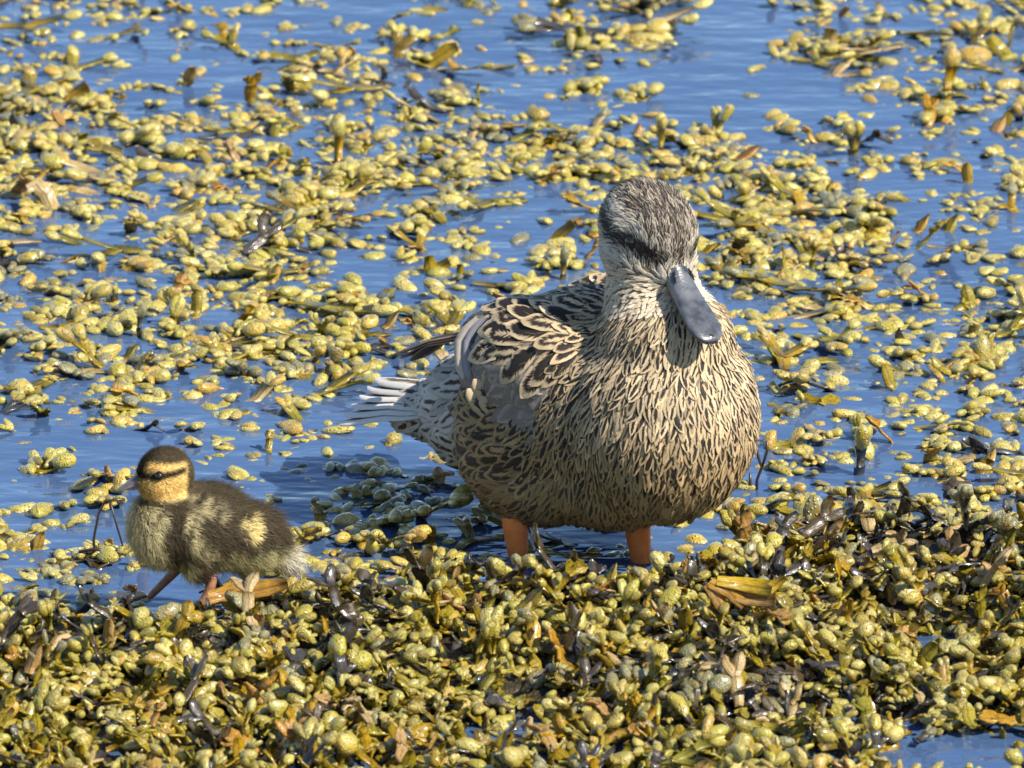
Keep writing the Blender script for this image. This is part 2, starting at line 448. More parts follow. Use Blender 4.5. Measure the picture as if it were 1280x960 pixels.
# ---- bare fronds: dark ones and yellow blades
def frond_geo(seed, kind):
    r = np.random.default_rng(5000+seed); up = Vector((0, 0, 1)); parts = []
    def run(p, a, e, w, ln, n, fork):
        pts = [p]
        for i in range(n):
            a += r.normal()*.22; e += r.normal()*.26
            pts.append(pts[-1]+Vector((math.cos(a)*math.cos(e), math.sin(a)*math.cos(e), math.sin(e)))*(ln/n))
        prof = [.6, .85, 1.05, 1.1, 1.05, .85, .4]
        ws = [w*float(np.interp(i/n, np.linspace(0, 1, 7), prof if not fork else [.6, .8, .95, 1, 1, 1, 1])) for i in range(n+1)]
        parts.append(strap(pts, ws, up, r, cur=r.uniform(-.5, .6)))
        if fork:
            for s in (-1, 1): run(pts[-1], a+s*r.uniform(.35, .7), e*.5+r.normal()*.3, w*.9, ln*r.uniform(.5, .8), n-1, False)
    if kind == 'dark': run(Vector((0, 0, .002)), 0, r.uniform(-.15, .25), r.uniform(.003, .0055), r.uniform(.014, .026), 5, r.random() < .7)
    else: run(Vector((0, 0, .0)), 0, r.uniform(.1, .9), r.uniform(.003, .0052), r.uniform(.012, .020), 4, r.random() < .65)
    return join(parts)
FL = {kd: [frond_geo(i+(0 if kd == 'dark' else 50), kd) for i in range(12)] for kd in ('dark', 'leaf')}
for kd in FL: LIB['f_'+kd] = [(g, []) for g in FL[kd]]
# ---- floating weed
float_stuff = Stuff(); sub_stuff = Stuff()
cands = []
occ = {}
def free(px, py, dx, dy):
    ci, cj = int(px//40), int(py//20)
    for i in range(ci-1, ci+2):
        for j in range(cj-2, cj+3):
            for (x, y) in occ.get((i, j), ()):
                if ((x-px)/dx)**2+((y-py)/dy)**2 < 1: return False
    return True
heap_free = lambda px, py: float(heap_h(px, py)) < -.012
for _ in range(24000):
    px = rng.uniform(-90, 1370); py = rng.uniform(-90, 760)
    d = dens(px, py)
    if rng.random() > d**1.3 or not heap_free(px, py): continue
    if 150 < px < 310 and py > 705: continue
    if not free(px, py, 32-19.5*d, 14.5-8.8*d): continue
    occ.setdefault((int(px//40), int(py//20)), []).append((px, py))
    cands.append((px, py, d))
for (px, py, d) in cands:
    u = rng.random()
    style = 'flat' if u < .58 else 'small' if u < .72 else 'single' if u < .88 else 'up' if u < .88+.02*d else 'long' if u < .97 else 'heap'
    k = int(rng.integers(len(LIB[style])))
    z = rng.uniform(-.0042, .0006)+(.0028*d*rng.random())
    if style == 'up': z = .0
    p = ground(px, py); p.z = z
    m = sprig_matrix(p, Vector((rng.normal()*.12, rng.normal()*.12, 1)).normalized(), None, rng.choice([.76, .92, 1.06, 1.2])*rng.uniform(.9, 1.1), 0.0, 1.0 if style == 'up' else .78)
    w = rng.random()
    bm = 'blade' if w < .72 else 'blade_pale' if w < .9 else 'blade_dark'
    pm = 'pod' if rng.random() < .88 else 'pod_dark'
    inview = 10 < px < 1270 and 8 < py < 740
    # ones hidden behind the adult are left to the mass
    hidden = (575 < px < 930 and 370 < py < 640) or (760 < px < 870 and 240 < py < 380)
    cands_item = (style, k, m, pm, bm, px, py)
    float_stuff.d.setdefault('_', []).append((cands_item, inview and not hidden and style in ('flat', 'long', 'heap', 'up')))
items = float_stuff.d.pop('_')
elig = [i for i, (_, ok) in enumerate(items) if ok]
chosen = set(int(i) for i in rng.choice(elig, min(len(elig), 135), replace=False))
def looks(style, pm, bm, where, gp):
    tone = {'pod': 'pale yellow', 'pod_heap': 'olive-yellow', 'pod_dark': 'dull grey-olive'}[pm]
    shape = {'flat': 'flat-lying wrack sprig', 'up': 'upright wrack sprig', 'long': 'long-strapped wrack sprig', 'heap': 'forked wrack sprig', 'small': 'tiny wrack sprig', 'single': 'single wrack tip'}[style]
    strap_ = {'blade': 'amber', 'blade_pale': 'bleached', 'blade_dark': 'blackish'}[bm]
    return f'{tone} {shape} with {strap_} strap {where}', gp+f', {strap_} {style}'
def float_label(px, py):
    if py > 560 and px < 560: return 'floating between the two birds', 'wrack floating between the two birds'
    if px > 930 and py > 330: return 'floating beside the breast of the brown duck', 'wrack floating beside the brown duck'
    if py < 130: return 'far out past the raft', 'wrack floating far out'
    if px < 560: return 'in the raft behind the duckling', 'wrack in the raft behind the duckling'
    return 'in the raft behind the duck\'s head', 'wrack in the raft behind the brown duck'
for i, (it, ok) in enumerate(items):
    style, k, m, pm, bm, px, py = it
    if i in chosen:
        lb, gp = float_label(px, py); lb, gp = looks(style, pm, bm, lb, gp); place_thing(style, k, m, pm, bm, lb, gp)
    else: float_stuff.sprig(style, k, m, pm, bm, 2 if py < 260 else py < 620)
# drowned weed, a little under the surface
for _ in range(1500):
    px = rng.uniform(-90, 1370); py = rng.uniform(-90, 760)
    d = dens(px, py)
    if rng.random() > .08+.9*d*(1.05-d): continue
    style = 'flat' if rng.random() < .7 else 'single'
    p = ground(px, py); p.z = -rng.uniform(.003, .010)
    sub_stuff.sprig(style, int(rng.integers(len(LIB[style]))), sprig_matrix(p), 'pod', 'blade_pale', 2)
for _ in range(900):                                     # yellow blade ends among the floating tips
    px = rng.uniform(-90, 1370); py = rng.uniform(-160, 740)
    if rng.random() > dens(px, py)**1.3 or not heap_free(px, py) or (560 < px < 900 and py > 630): continue
    p = ground(px, py); p.z = rng.uniform(-.003, .001); kd = 'leaf' if rng.random() < .82 else 'dark'
    float_stuff.sprig('f_'+kd, int(rng.integers(12)), sprig_matrix(p, Vector((rng.normal()*.2, rng.normal()*.2, 1)).normalized(), None, rng.uniform(.6, 1.05), rng.uniform(-.1, .4)), 'pod', ('blade' if rng.random() < .6 else 'blade_orange') if kd == 'leaf' else 'blade_dark')
float_stuff.build('floating_wrack', 'mass of small floating bladder wrack spread over the blue water', 'seaweed')
sub_stuff.build('drowned_wrack', 'pale bladder wrack drowned just under the water surface', 'seaweed')

# ---- heap
# dark bare patches of the bank (picture places, on the ground)
DARK = [(230, 800, 130, 34, .9), (120, 830, 60, 22, .8), (700, 775, 120, 30, .75), (515, 800, 55, 26, .7), (1110, 722, 120, 30, .97), (1215, 730, 70, 32, .95), (940, 770, 70, 20, .7), (930, 890, 110, 24, .85), (460, 845, 60, 22, .6), (760, 885, 120, 24, .5), (860, 735, 80, 18, .6), (1010, 680, 60, 20, .5), (410, 870, 50, 16, .6), (620, 745, 60, 15, .6)]
GREEN = [(660, 830, 110, 34, .9), (900, 705, 60, 14, .8), (620, 855, 80, 22, .8), (70, 790, 60, 16, .5), (1130, 880, 60, 26, .8), (700, 720, 60, 12, .9)]
def patch(P, px, py): return max(a*math.exp(-((px-x)/rx)**2-((py-y)/ry)**2) for x, y, rx, ry, a in P)
heap_stuff = Stuff(); heap_items = []; occ = {}
def shy(px, py): return 150 < px < 305 and 735 < py < 840      # the duckling stands here
def heap_ok(px, py): return float(heap_h(px, py)) > -.012
for _ in range(2300):                                    # bottom coat
    px = rng.uniform(-90, 1370); py = rng.uniform(630, 1020)
    if not heap_ok(px, py): continue
    p, n = on_heap(px, py); dk = patch(DARK, px, py)
    kd = 'dark' if rng.random() < .16+.70*dk else 'leaf'
    n = (n+Vector(rng.normal(0, .28, 3))).normalized()
    bm = ('blade_dark' if rng.random() < .8 else 'blade_pale') if kd == 'dark' else ('blade' if rng.random() < .85 else 'blade_dark')
    p.z += rng.uniform(-.003, .004)
    heap_stuff.sprig('f_'+kd, int(rng.integers(12)), sprig_matrix(p, n, None, rng.uniform(.6, 1.05)*(.6 if shy(px, py) else 1)), 'pod_heap', bm)
for _ in range(9000):
    px = rng.uniform(-90, 1370); py = rng.uniform(630, 1020)
    if not heap_ok(px, py): continue
    dk = patch(DARK, px, py); gn = patch(GREEN, px, py)
    low_here = shy(px, py) and py < 822
    if low_here and (py < 752 or rng.random() < .45): continue
    if 290 < px < 410 and py < 792: continue
    if float(heap_h(px, py)) < .001 and rng.random() < .75: continue
    if rng.random() < dk*.93: continue
    if not free(px, py, 15.5, 7.0): continue
    occ.setdefault((int(px//40), int(py//20)), []).append((px, py))
    p, n = on_heap(px, py)
    u = rng.random(); low = p.z < .004
    style = ('flat' if u < .4 else 'single' if u < .6 else 'heap' if u < .9 else 'small') if low else ('heap' if u < .26 else 'up' if u < .30+.25*gn else 'flat' if u < .72 else 'single' if u < .88 else 'small')
    if low_here: style = 'small' if u < .6 else 'flat'
    k = int(rng.integers(len(LIB[style])))
    n = (n+Vector(rng.normal(0, .22, 3))).normalized()
    p.z = max(p.z, -.001)+rng.uniform(.002, .008)*(.2 if low_here else 1)
    m = sprig_matrix(p, n, None, rng.choice([.52, .68, .84, 1.06])*rng.uniform(.9, 1.1))
    w = rng.random()
    bm = 'blade' if w < .8-.3*dk else 'blade_dark'
    pm = 'pod_heap' if rng.random() < .80-.4*dk else ('pod_dark' if rng.random() < .6+dk else 'pod')
    heap_items.append((style, k, m, pm, bm, px, py))
for _ in range(2200):                                    # fronds lying over the tips: dark in the bare patches, yellow elsewhere
    px = rng.uniform(-90, 1370); py = rng.uniform(640, 1020)
    if not heap_ok(px, py) or shy(px, py): continue
    dk = patch(DARK, px, py); gn = patch(GREEN, px, py); u = rng.random()
    kd = 'dark' if u < dk*.9+.03 else 'leaf' if u < dk*.9+.22+.25*gn else None
    if not kd: continue
    p, n = on_heap(px, py); p.z = max(p.z, 0)+rng.uniform(.003, .009); n = (n+Vector(rng.normal(0, .35, 3))).normalized()
    heap_stuff.sprig('f_'+kd, int(rng.integers(12)), sprig_matrix(p, n, None, rng.uniform(.6, 1.05)), 'pod_heap', ('blade' if rng.random() < .6 else 'blade_orange') if kd == 'leaf' else 'blade_pale' if rng.random() < .15 else 'blade_dark')
elig = [i for i, it in enumerate(heap_items) if it[0] in ('heap', 'up', 'flat') and 15 < it[5] < 1265 and 680 < it[6] < 975]
hchosen = set(int(i) for i in rng.choice(elig, min(len(elig), 140), replace=False))
def heap_label(px, py):
    if px < 420 and py < 830: return 'on the bank under the duckling', 'wrack on the bank under the duckling'
    if px < 420: return 'at the bank foot below the duckling', 'wrack at the foot of the bank below the duckling'
    if px > 880: return 'among the dark fronds of the bank', 'wrack on the bank beside the dark fronds'
    return 'on the bank below the orange legs', 'wrack on the bank in front of the brown duck'
for i, it in enumerate(heap_items):
    style, k, m, pm, bm, px, py = it
    if i in hchosen:
        lb, gp = heap_label(px, py); lb, gp = looks(style, pm, bm, lb, gp); place_thing(style, k, m, pm, bm, lb, gp)
    else: heap_stuff.sprig(style, k, m, pm, bm)
heap_stuff.build('stranded_wrack', 'dense heap of wet bladder wrack and dark fronds in front of the birds', 'seaweed')
print('float', len(items), 'heap', len(heap_items))
# ---- pieces that stand out
def piece(name, px, py, label, pods=(), blades=(), z0=0.0, podm='pod', bladem='blade', heap=False):
    """pods: (x, y, z, length, yaw, elevation) and blades: ([points], [half widths]) in mm about the piece's foot"""
    g = ground(px, py); 
    if heap: g.z = float(heap_h(px, py))+.002
    g.z += z0
    t = empty(name, g); tag(t, label, 'seaweed'); r = np.random.default_rng(int(px*7+py))
    for pts, ws in blades:
        V, F, L = strap([Vector(p)*.001 for p in pts], [w*.001 for w in ws], Vector((0, -.8, .6)), r)
        me = fast_mesh('frond', V, F); attr(me, 'tint', 'FLOAT', np.full(len(V), r.random())); attr(me, 'loc', 'FLOAT_VECTOR', L)
        obj('frond', me, M[bladem], t)
    for (x, y, z, ln, yaw, el) in pods:
        o = obj('swollen_tip', POD_MESH[podm, int(r.integers(NP))], None, t)
        o.matrix_local = Matrix.Translation((x*.001, y*.001, z*.001)) @ Matrix.Rotation(R(yaw), 4, 'Z') @ Matrix.Rotation(R(-el), 4, 'Y') @ Matrix.Diagonal((ln*.001, ln*.001, ln*.001, 1))
    return t
def stem(name, px, py, label, lines, z0=0.0):
    g = ground(px, py); g.z += z0; t = empty(name, g); tag(t, label, 'stem')
    for pts, rad_ in lines:
        V, F = tube([Vector(p)*.001 for p in pts], [rad_*.001]*len(pts), 6); obj('stalk', mesh_from('stalk', V, F), M['stem'], t)
def tube(pts, radii, n=12, flat=1.0):
    pts = [Vector(p) for p in pts]; S = []
    for i, p in enumerate(pts):
        d = (pts[min(i+1, len(pts)-1)]-pts[max(i-1, 0)]).normalized()
        a = d.cross(Vector((0, 1, 0.01))).normalized(); b = d.cross(a)
        S.append([p+a*(radii[i]*math.cos(t))+b*(radii[i]*flat*math.sin(t)) for t in (2*math.pi*j/n for j in range(n))])
    return loft(S, n)
def loft(sections, n=16):
    """closed skin through rings given as lists of Vectors (same length)"""
    V = [tuple(v) for s in sections for v in s]; F = []
    for i in range(len(sections)-1):
        for j in range(n):
            j2 = (j+1) % n; F.append((i*n+j, i*n+j2, (i+1)*n+j2, (i+1)*n+j))
    F.append(tuple(range(n))[::-1]); F.append(tuple((len(sections)-1)*n+j for j in range(n)))
    return V, F
piece('wrack_clump', 130, 612, 'three fat round wrack tips floating in front of the duckling\'s bill', [(-12, 0, 4, 18, 10, 20), (12, 2, 5, 18, 80, 40), (-4, -8, 0, 15, 0, 0), (3, 0, 1, 12, 0, 0)])
piece('wrack_clump', 718, 62, 'dark olive wrack clump standing over its own reflection in open water', [(-3, 0, 7, 17, 90, 60), (6, -2, 6, 13, 20, 30), (-10, 4, 3, 12, 0, 0), (12, 0, 1, 12, 0, 0)], [([(0, 0, -6), (-1, 0, 2), (-4, 0, 12)], [3, 5, 4])], podm='pod_heap')
piece('wrack_clump', 800, 45, 'chain of pale wrack tips floating at the edge of open water', [(-22, 4, 2, 13, 20, 0), (-12, 0, 4, 15, 60, 20), (-2, 4, 4, 15, 0, 10), (14, 6, 4, 24, 5, 5), (2, -14, 0, 30, -3, 0), (-14, -10, 1, 12, 0, 0)])
piece('wrack_strap', 550, 84, 'thick amber strap slanting up out of the far water', [], [([(-12, 0, -2), (-4, 0, 5), (6, 0, 12), (12, 0, 15)], [3, 4.5, 5, 3.5])])
piece('wrack_strap', 98, 128, 'short olive strap with blunt end standing up in the far raft', [], [([(-8, 0, -1), (-2, 0, 5), (7, 0, 11)], [3, 4.5, 4])])
piece('wrack_strap', 50, 262, 'bleached amber strap bent over in the far raft', [], [([(-8, 0, 14), (-2, 0, 17), (4, 0, 11), (9, -2, -2)], [3, 5, 5.5, 5])], bladem='blade_pale')
piece('wrack_stub', 1038, 60, 'short bleached frond stub sticking up between pale round tips', [(-24, 0, 4, 20, 70, 30), (-36, 6, 1, 15, 0, 0), (10, -6, 0, 24, 0, 0)], [([(0, 0, -3), (0, 0, 6), (1, 0, 14)], [4.5, 4.5, 5.5])], bladem='blade_pale')
piece('wrack_strap', 1246, 70, 'olive strap tip leaning over a flat yellow blade', [(-16, -4, 1, 26, 0, 0)], [([(9, 0, -1), (0, 0, 6), (-6, 0, 13)], [3, 4.5, 3.5])])
piece('wrack_sprout', 541, 342, 'two yellow-green blades standing in a V on open water', [(4, -3, 1, 16, 5, 0)], [([(0, 0, -3), (-2, 0, 5), (-3, 0, 12)], [3, 4.5, 3]), ([(0, 0, -2), (5, 0, 4), (11, 0, 8)], [2.5, 4, 3])], podm='pod_heap')
piece('wrack_sprout', 575, 345, 'small yellow blade tip standing alone beside the V-shaped sprout', [], [([(0, 0, -4), (0, 0, 3), (0, 0, 8)], [1.5, 2.5, 2])])
piece('wrack_sprout', 700, 305, 'bright yellow blade leaning up by the nape of the brown duck', [(0, -4, 1, 20, 5, 5)], [([(-8, 0, -2), (0, 0, 6), (9, 0, 14)], [3, 4.5, 3])])
piece('wrack_clump', 988, 560, 'round olive wrack tips with orange blade over a dark reflection', [(-12, 0, 5, 14, 70, 50), (4, 0, 6, 16, 60, 50), (-4, -10, 1, 14, 0, 0), (8, -8, 1, 13, 0, 0)], [([(-14, -2, 0), (-4, -2, 2), (4, -2, 3)], [2.5, 3, 2])])
piece('wrack_sprout', 1225, 592, 'bright yellow blades standing on the water beside olive tips', [(14, 2, 2, 14, 70, 40), (22, 0, 2, 12, 70, 40)], [([(0, 0, -4), (0, 0, 4), (-1, 0, 10)], [2.5, 4, 3]), ([(2, 0, -2), (5, 0, 5), (7, 0, 9)], [2, 3, 2.5])])
piece('wrack_sprout', 1228, 450, 'tall yellow-green tip standing up from the floating raft', [(0, 0, 8, 17, 90, 75), (2, -3, 1, 15, 20, 20)], [([(0, 0, -5), (0, 0, 3)], [2, 2.5])], podm='pod_heap')
piece('wrack_sprout', 1018, 668, 'tall dark olive tip rising from the bank beside an amber blade', [(0, 0, 14, 22, 90, 85), (5, -2, 4, 14, 90, 70), (-24, 0, 7, 15, 30, 30), (-30, 0, 3, 14, 0, 0)], [([(-30, -3, 3), (-15, -3, 5), (-2, -3, 5)], [3.5, 4.5, 4]), ([(6, -3, 1), (8, -3, 6), (11, -3, 9)], [3, 4.5, 3])], podm='pod_dark')
piece('wrack_fan', 930, 838, 'fan of orange and pink-buff blades spread open on the weed bank', [], [([(-22, 0, 16), (-17, -3, 11), (-12, -6, 3)], [3, 4.5, 4]), ([(-20, 0, 17), (-9, -3, 13), (0, -6, 5)], [3, 4, 3]), ([(-16, 0, 18), (2, -2, 16), (16, -4, 15)], [3, 4.5, 5]), ([(-16, 0, 14), (2, -3, 9), (18, -5, 9)], [3, 5, 6]), ([(14, -3, 14), (19, -4, 18), (24, -4, 22)], [3, 3, 1.5])], heap=True, z0=.009, bladem='blade_orange')
piece('wrack_strap', 305, 806, 'long amber strap lying on the bank under the duckling\'s tail', [(34, -2, 9, 18, 10, 20), (26, 2, 8, 14, 40, 30)], [([(-20, -4, 2), (-4, -5, 6), (14, -6, 9), (26, -6, 12)], [4, 5.5, 5.5, 3])], heap=True, z0=.008, bladem='blade_orange')
piece('wrack_sprout', 672, 740, 'spoon-shaped grey-green blade standing beside the orange leg', [], [([(0, 0, 4), (1, 0, 16), (3, 0, 28), (4, 0, 33)], [2.5, 4, 5.5, 3])], heap=True, bladem='blade_pale')
piece('wrack_sprout', 715, 745, 'cluster of short golden blades standing between the orange legs', [], [([(-4, 0, 0), (-6, 0, 12), (-7, 0, 22)], [2.5, 4, 2]), ([(2, 0, 0), (2, 0, 12), (4, 0, 20)], [2.5, 4, 3]), ([(8, 0, 0), (10, 0, 10), (13, 0, 16)], [2.5, 4, 3])], heap=True)
stem('bare_stem', 946, 612, 'thin forked black stem standing in the water by the duck\'s breast', [([(0, 0, -8), (0, 0, 6), (3, 0, 14), (1, 0, 20), (-1, 0, 30)], .9), ([(3, 0, 14), (6, 0, 24), (6, 0, 31)], .8), ([(-4, 1, -4), (-4, 1, 10)], .9)])
stem('bare_stem', 132, 702, 'thin bent dark stem in the water beside the duckling\'s breast', [([(-6, 0, -6), (-7, 0, 14), (-4, 0, 30), (0, 0, 38), (12, 0, 39)], .8), ([(3, 0, 38), (7, 0, 22), (12, 0, 4)], .6), ([(-16, 0, 6), (-6, 0, 8), (3, 0, 6)], 1.0)])
stem('bare_stem', 40, 985, 'thin black stem trailing along the foot of the bank', [([(-24, 0, 22), (-8, 0, 16), (8, 0, 13), (26, 0, 11), (36, 0, 9)], .8), ([(8, 0, 13), (10, 0, 24)], .6)])
#BIRDS
# ------------------------------------------------------------------ birds: shared tools
def blob(parts, voxel, smooth_it):
    """one continuous surface grown over ellipsoids: (centre, radii, 3x3 rotation or None)"""
    bm = bmesh.new()
    for c, r, rot in parts:
        m = Matrix.Translation(c) @ (rot.to_4x4() if rot else Matrix.Identity(4)) @ Matrix.Diagonal((*r, 1))
        bmesh.ops.create_icosphere(bm, subdivisions=4, radius=1, matrix=m)
    me = bpy.data.meshes.new('tmp'); bm.to_mesh(me); bm.free()
    o = bpy.data.objects.new('tmp', me); col.objects.link(o)
    a = o.modifiers.new('r', 'REMESH'); a.mode = 'VOXEL'; a.voxel_size = voxel
    b = o.modifiers.new('s', 'SMOOTH'); b.factor = .5; b.iterations = smooth_it
    dg = bpy.context.evaluated_depsgraph_get()
    out = bpy.data.meshes.new_from_object(o.evaluated_get(dg))
    bpy.data.objects.remove(o); bpy.data.meshes.remove(me)
    out.polygons.foreach_set('use_smooth', np.ones(len(out.polygons), bool))
    return out
def arrays(me):
    me.calc_loop_triangles()
    V = np.zeros(len(me.vertices)*3, np.float32); me.vertices.foreach_get('co', V); V = V.reshape(-1, 3)
    N = np.zeros(len(me.vertices)*3, np.float32); me.vertices.foreach_get('normal', N); N = N.reshape(-1, 3)
    T = np.zeros(len(me.loop_triangles)*3, np.int32); me.loop_triangles.foreach_get('vertices', T); T = T.reshape(-1, 3)
    return V, N, T
def sample(me, n, mask=None):
    V, N, T = arrays(me)
    if mask is not None: T = T[mask(V[T].mean(1))]
    A = np.linalg.norm(np.cross(V[T[:, 1]]-V[T[:, 0]], V[T[:, 2]]-V[T[:, 0]]), axis=1)
    i = rng.choice(len(T), n, p=A/A.sum()); u, v = rng.random(n), rng.random(n)
    f = u+v > 1; u[f] = 1-u[f]; v[f] = 1-v[f]
    w = np.stack([1-u-v, u, v], 1)[..., None]
    P = (V[T[i]]*w).sum(1); Q = (N[T[i]]*w).sum(1)
    return P, Q/np.linalg.norm(Q, axis=1, keepdims=True)
def thin(P, rad):
    """keep points at least rad apart (rad per point)"""
    c = {}; keep = []; g = float(np.max(rad))
    for i, p in enumerate(P):
        k = (int(p[0]//g), int(p[1]//g), int(p[2]//g)); ok = True
        for a in (-1, 0, 1):
            for b in (-1, 0, 1):
                for d in (-1, 0, 1):
                    for j in c.get((k[0]+a, k[1]+b, k[2]+d), ()):
                        q = P[j]-p
                        if q[0]*q[0]+q[1]*q[1]+q[2]*q[2] < rad[i]*rad[i]: ok = False; break
                    if not ok: break
                if not ok: break
            if not ok: break
        if ok: c.setdefault(k, []).append(i); keep.append(i)
    return np.array(keep)
def unit(v): return v/np.maximum(np.linalg.norm(v, axis=-1, keepdims=True), 1e-9)
def tangent(D, N):
    return unit(D-(D*N).sum(1, keepdims=True)*N)

FV = np.array([0, .2, .42, .64, .82, .94, 1.0]); FWD = np.array([.45, .8, .98, 1.0, .82, .5, .12])
FU = np.array([-1, -.5, 0, .5, 1.0])
from mathutils.bvhtree import BVHTree
def feathers(name, me_skin, P, N, T, L, W, colA, colB, pw, pe, pi_, lift, curve, mat, parent, pointed=None):
    """overlapping little vanes, each with a root, a cambered vane and a tip"""
    n = len(P); nv, nu = len(FV), len(FU)
    sv_, sn_, st_ = arrays(me_skin); tree = BVHTree.FromPolygons(sv_.tolist(), st_.tolist())
    v = FV[None, :, None, None]; u = FU[None, None, :, None]
    fw = np.repeat(FWD[None, :], n, 0)
    if pointed is not None: fw = fw*(1-pointed[:, None]*np.clip(FV-.35, 0, 1)[None, :]*1.25)
    C = np.zeros((n, nv, 3)); NN = np.zeros((n, nv, 3)); Tn = T.copy(); cur = P.copy()
    side = np.cross(N, T); bend = rng.normal(size=n)*.5
    for i in range(nv):
        if i: cur = cur+Tn*(L*(FV[i]-FV[i-1]))[:, None]+side*(L*(FV[i]-FV[i-1])*bend*FV[i]*.5)[:, None]
        for k in range(n):
            loc, nor, idx, dist = tree.find_nearest(Vector(cur[k]))
            C[k, i] = loc; NN[k, i] = nor
        cur = C[:, i].copy(); Tn = tangent(Tn, NN[:, i])
    for i in range(1, nv): NN[:, i] = unit(NN[:, i-1]*.5+NN[:, i]*.5)
    Tt = np.gradient(C, axis=1); B = unit(np.cross(NN, Tt))
    Wx = W[:, None, None, None]*.5*fw[:, :, None, None]
    h = .0004+(.35*lift)[:, None]*0+lift[:, None]*FV[None, :]
    z = h[:, :, None, None]-.16*Wx*u*u+.08*Wx*rng.normal(size=(n, nv, len(FU), 1))*(v > .3)
    X = C[:, :, None, :]+B[:, :, None, :]*(u*Wx)+NN[:, :, None, :]*z-Tt[:, :, None, :]*(.25*np.abs(u)*(v > .5))
    V = X.reshape(-1, 3)
    q = []
    for i in range(nv-1):
        for j in range(nu-1): q.append((i*nu+j, i*nu+j+1, (i+1)*nu+j+1, (i+1)*nu+j))
    q = np.array(q); F = (q[None]+(np.arange(n)*nv*nu)[:, None, None]).reshape(-1, 4)
    me = fast_mesh(name, V, F)
    uvw = np.stack(np.broadcast_arrays(FU[None, None, :], FV[None, :, None], rng.random(n)[:, None, None]*50), -1).reshape(-1, 3)
    attr(me, 'fuv', 'FLOAT_VECTOR', uvw)
    rep = lambda a: np.repeat(a, nv*nu, 0)
    one = np.ones((n, 1))
    attr(me, 'cola', 'FLOAT_COLOR', rep(np.hstack([colA, one]))); attr(me, 'colb', 'FLOAT_COLOR', rep(np.hstack([colB, one])))
    attr(me, 'pat', 'FLOAT_VECTOR', rep(np.stack([pw, pe, pi_], 1)))
    o = obj(name, me, mat, parent); o['kind'] = 'stuff'
    return o
def strands(name, P, N, D, L, W, c0, c1, mat, parent, curl=.15, nblend=.6):
    """soft down: fine tapering hairs"""
    n = len(P); s = unit(np.cross(D, N)+1e-6)
    D2 = unit(D+curl*rng.normal(size=D.shape)); D3 = unit(D2+curl*rng.normal(size=D.shape)-.15*N)
    m = P+D*(L*.35)[:, None]; m2 = m+D2*(L*.35)[:, None]; t = m2+D3*(L*.3)[:, None]
    w = (W*.5)[:, None]
    r0 = P-N*.0008
    V = np.stack([r0-s*w, r0+s*w, m-s*w*.9, m+s*w*.9, m2-s*w*.6, m2+s*w*.6, t], 1).reshape(-1, 3)
    q = np.array([(0, 1, 3), (0, 3, 2), (2, 3, 5), (2, 5, 4), (4, 5, 6)])
    F = (q[None]+(np.arange(n)*7)[:, None, None]).reshape(-1, 3)
    me = fast_mesh(name, V, F)
    tt = np.array([0, 0, .35, .35, .7, .7, 1])[None, :, None]
    c = c0[:, None]*(1-tt)+c1[:, None]*tt
    attr(me, 'cola', 'FLOAT_COLOR', np.concatenate([c, np.ones((n, 7, 1))], 2).reshape(-1, 4))
    nn = unit(N+rng.normal(size=N.shape)*.25)
    me.normals_split_custom_set_from_vertices(np.repeat(nn, 7, 0).tolist())
    o = obj(name, me, mat, parent); o['kind'] = 'stuff'
    return o

def mat_feather():
    t = NT('feather')
    uv = t.att('fuv').outputs['Vector']; sp = t.node('ShaderNodeSeparateXYZ', {0: uv}); U, Vv = sp.outputs[0], sp.outputs[1]
    ca = t.att('cola').outputs['Color']; cb = t.att('colb').outputs['Color']
    pp = t.node('ShaderNodeSeparateXYZ', {0: t.att('pat').outputs['Vector']}); pw, pe, pi_ = pp.outputs
    au = t.math('ABSOLUTE', U)
    # ragged barbs: noise stretched along the slanting barb direction
    bx = t.math('SUBTRACT', t.math('MULTIPLY', Vv, 9.0), t.math('MULTIPLY', au, 3.0))
    vec = t.node('ShaderNodeCombineXYZ', {0: t.math('MULTIPLY', U, .8), 1: bx, 2: sp.outputs[2]}).outputs[0]
    nz = t.math('SUBTRACT', t.noise(vec, 2.2, 2), .5)
    d = t.math('ADD', au, t.math('MULTIPLY', nz, .85))
    m1 = t.smooth(t.math('SUBTRACT', pw, d), -.10, .12)
    ve = t.math('ADD', Vv, t.math('ADD', t.math('MULTIPLY', nz, .25), t.math('MULTIPLY', t.math('MULTIPLY', au, au), .18)))
    m2 = t.smooth(t.math('SUBTRACT', pe, ve), -.04, .08)
    m = t.math('MULTIPLY', m1, m2)
    inner = t.math('MULTIPLY', t.smooth(t.math('SUBTRACT', pi_, d), -.06, .1), t.smooth(t.math('SUBTRACT', t.math('SUBTRACT', pe, .16), ve), -.05, .08))
    m = t.math('MULTIPLY', m, t.math('SUBTRACT', 1.0, inner))
    c = t.mix(m, ca, cb)
    fine = t.noise(vec, 9.0, 2)
    c = t.mix(t.math('MULTIPLY', t.smooth(fine, .4, .75), .35), c, t.mix(.55, c, (.04, .03, .02, 1)))
    bp = t.bump(fine, .35, .0006)
    b = t.node('ShaderNodeBsdfPrincipled', {'Base Color': c, 'Roughness': .62, 'Normal': bp, 'Specular IOR Level': .3})
    tl = t.node('ShaderNodeBsdfTranslucent', {'Color': c})
    return t.done(t.node('ShaderNodeMixShader', {0: .12, 1: b.outputs[0], 2: tl.outputs[0]}).outputs[0])
def mat_down(name, rough=.7, tr=.25):
    t = NT(name); c = t.att('cola').outputs['Color']
    b = t.node('ShaderNodeBsdfPrincipled', {'Base Color': c, 'Roughness': rough, 'Specular IOR Level': .25})
    tl = t.node('ShaderNodeBsdfTranslucent', {'Color': c})
    return t.done(t.node('ShaderNodeMixShader', {0: tr, 1: b.outputs[0], 2: tl.outputs[0]}).outputs[0])
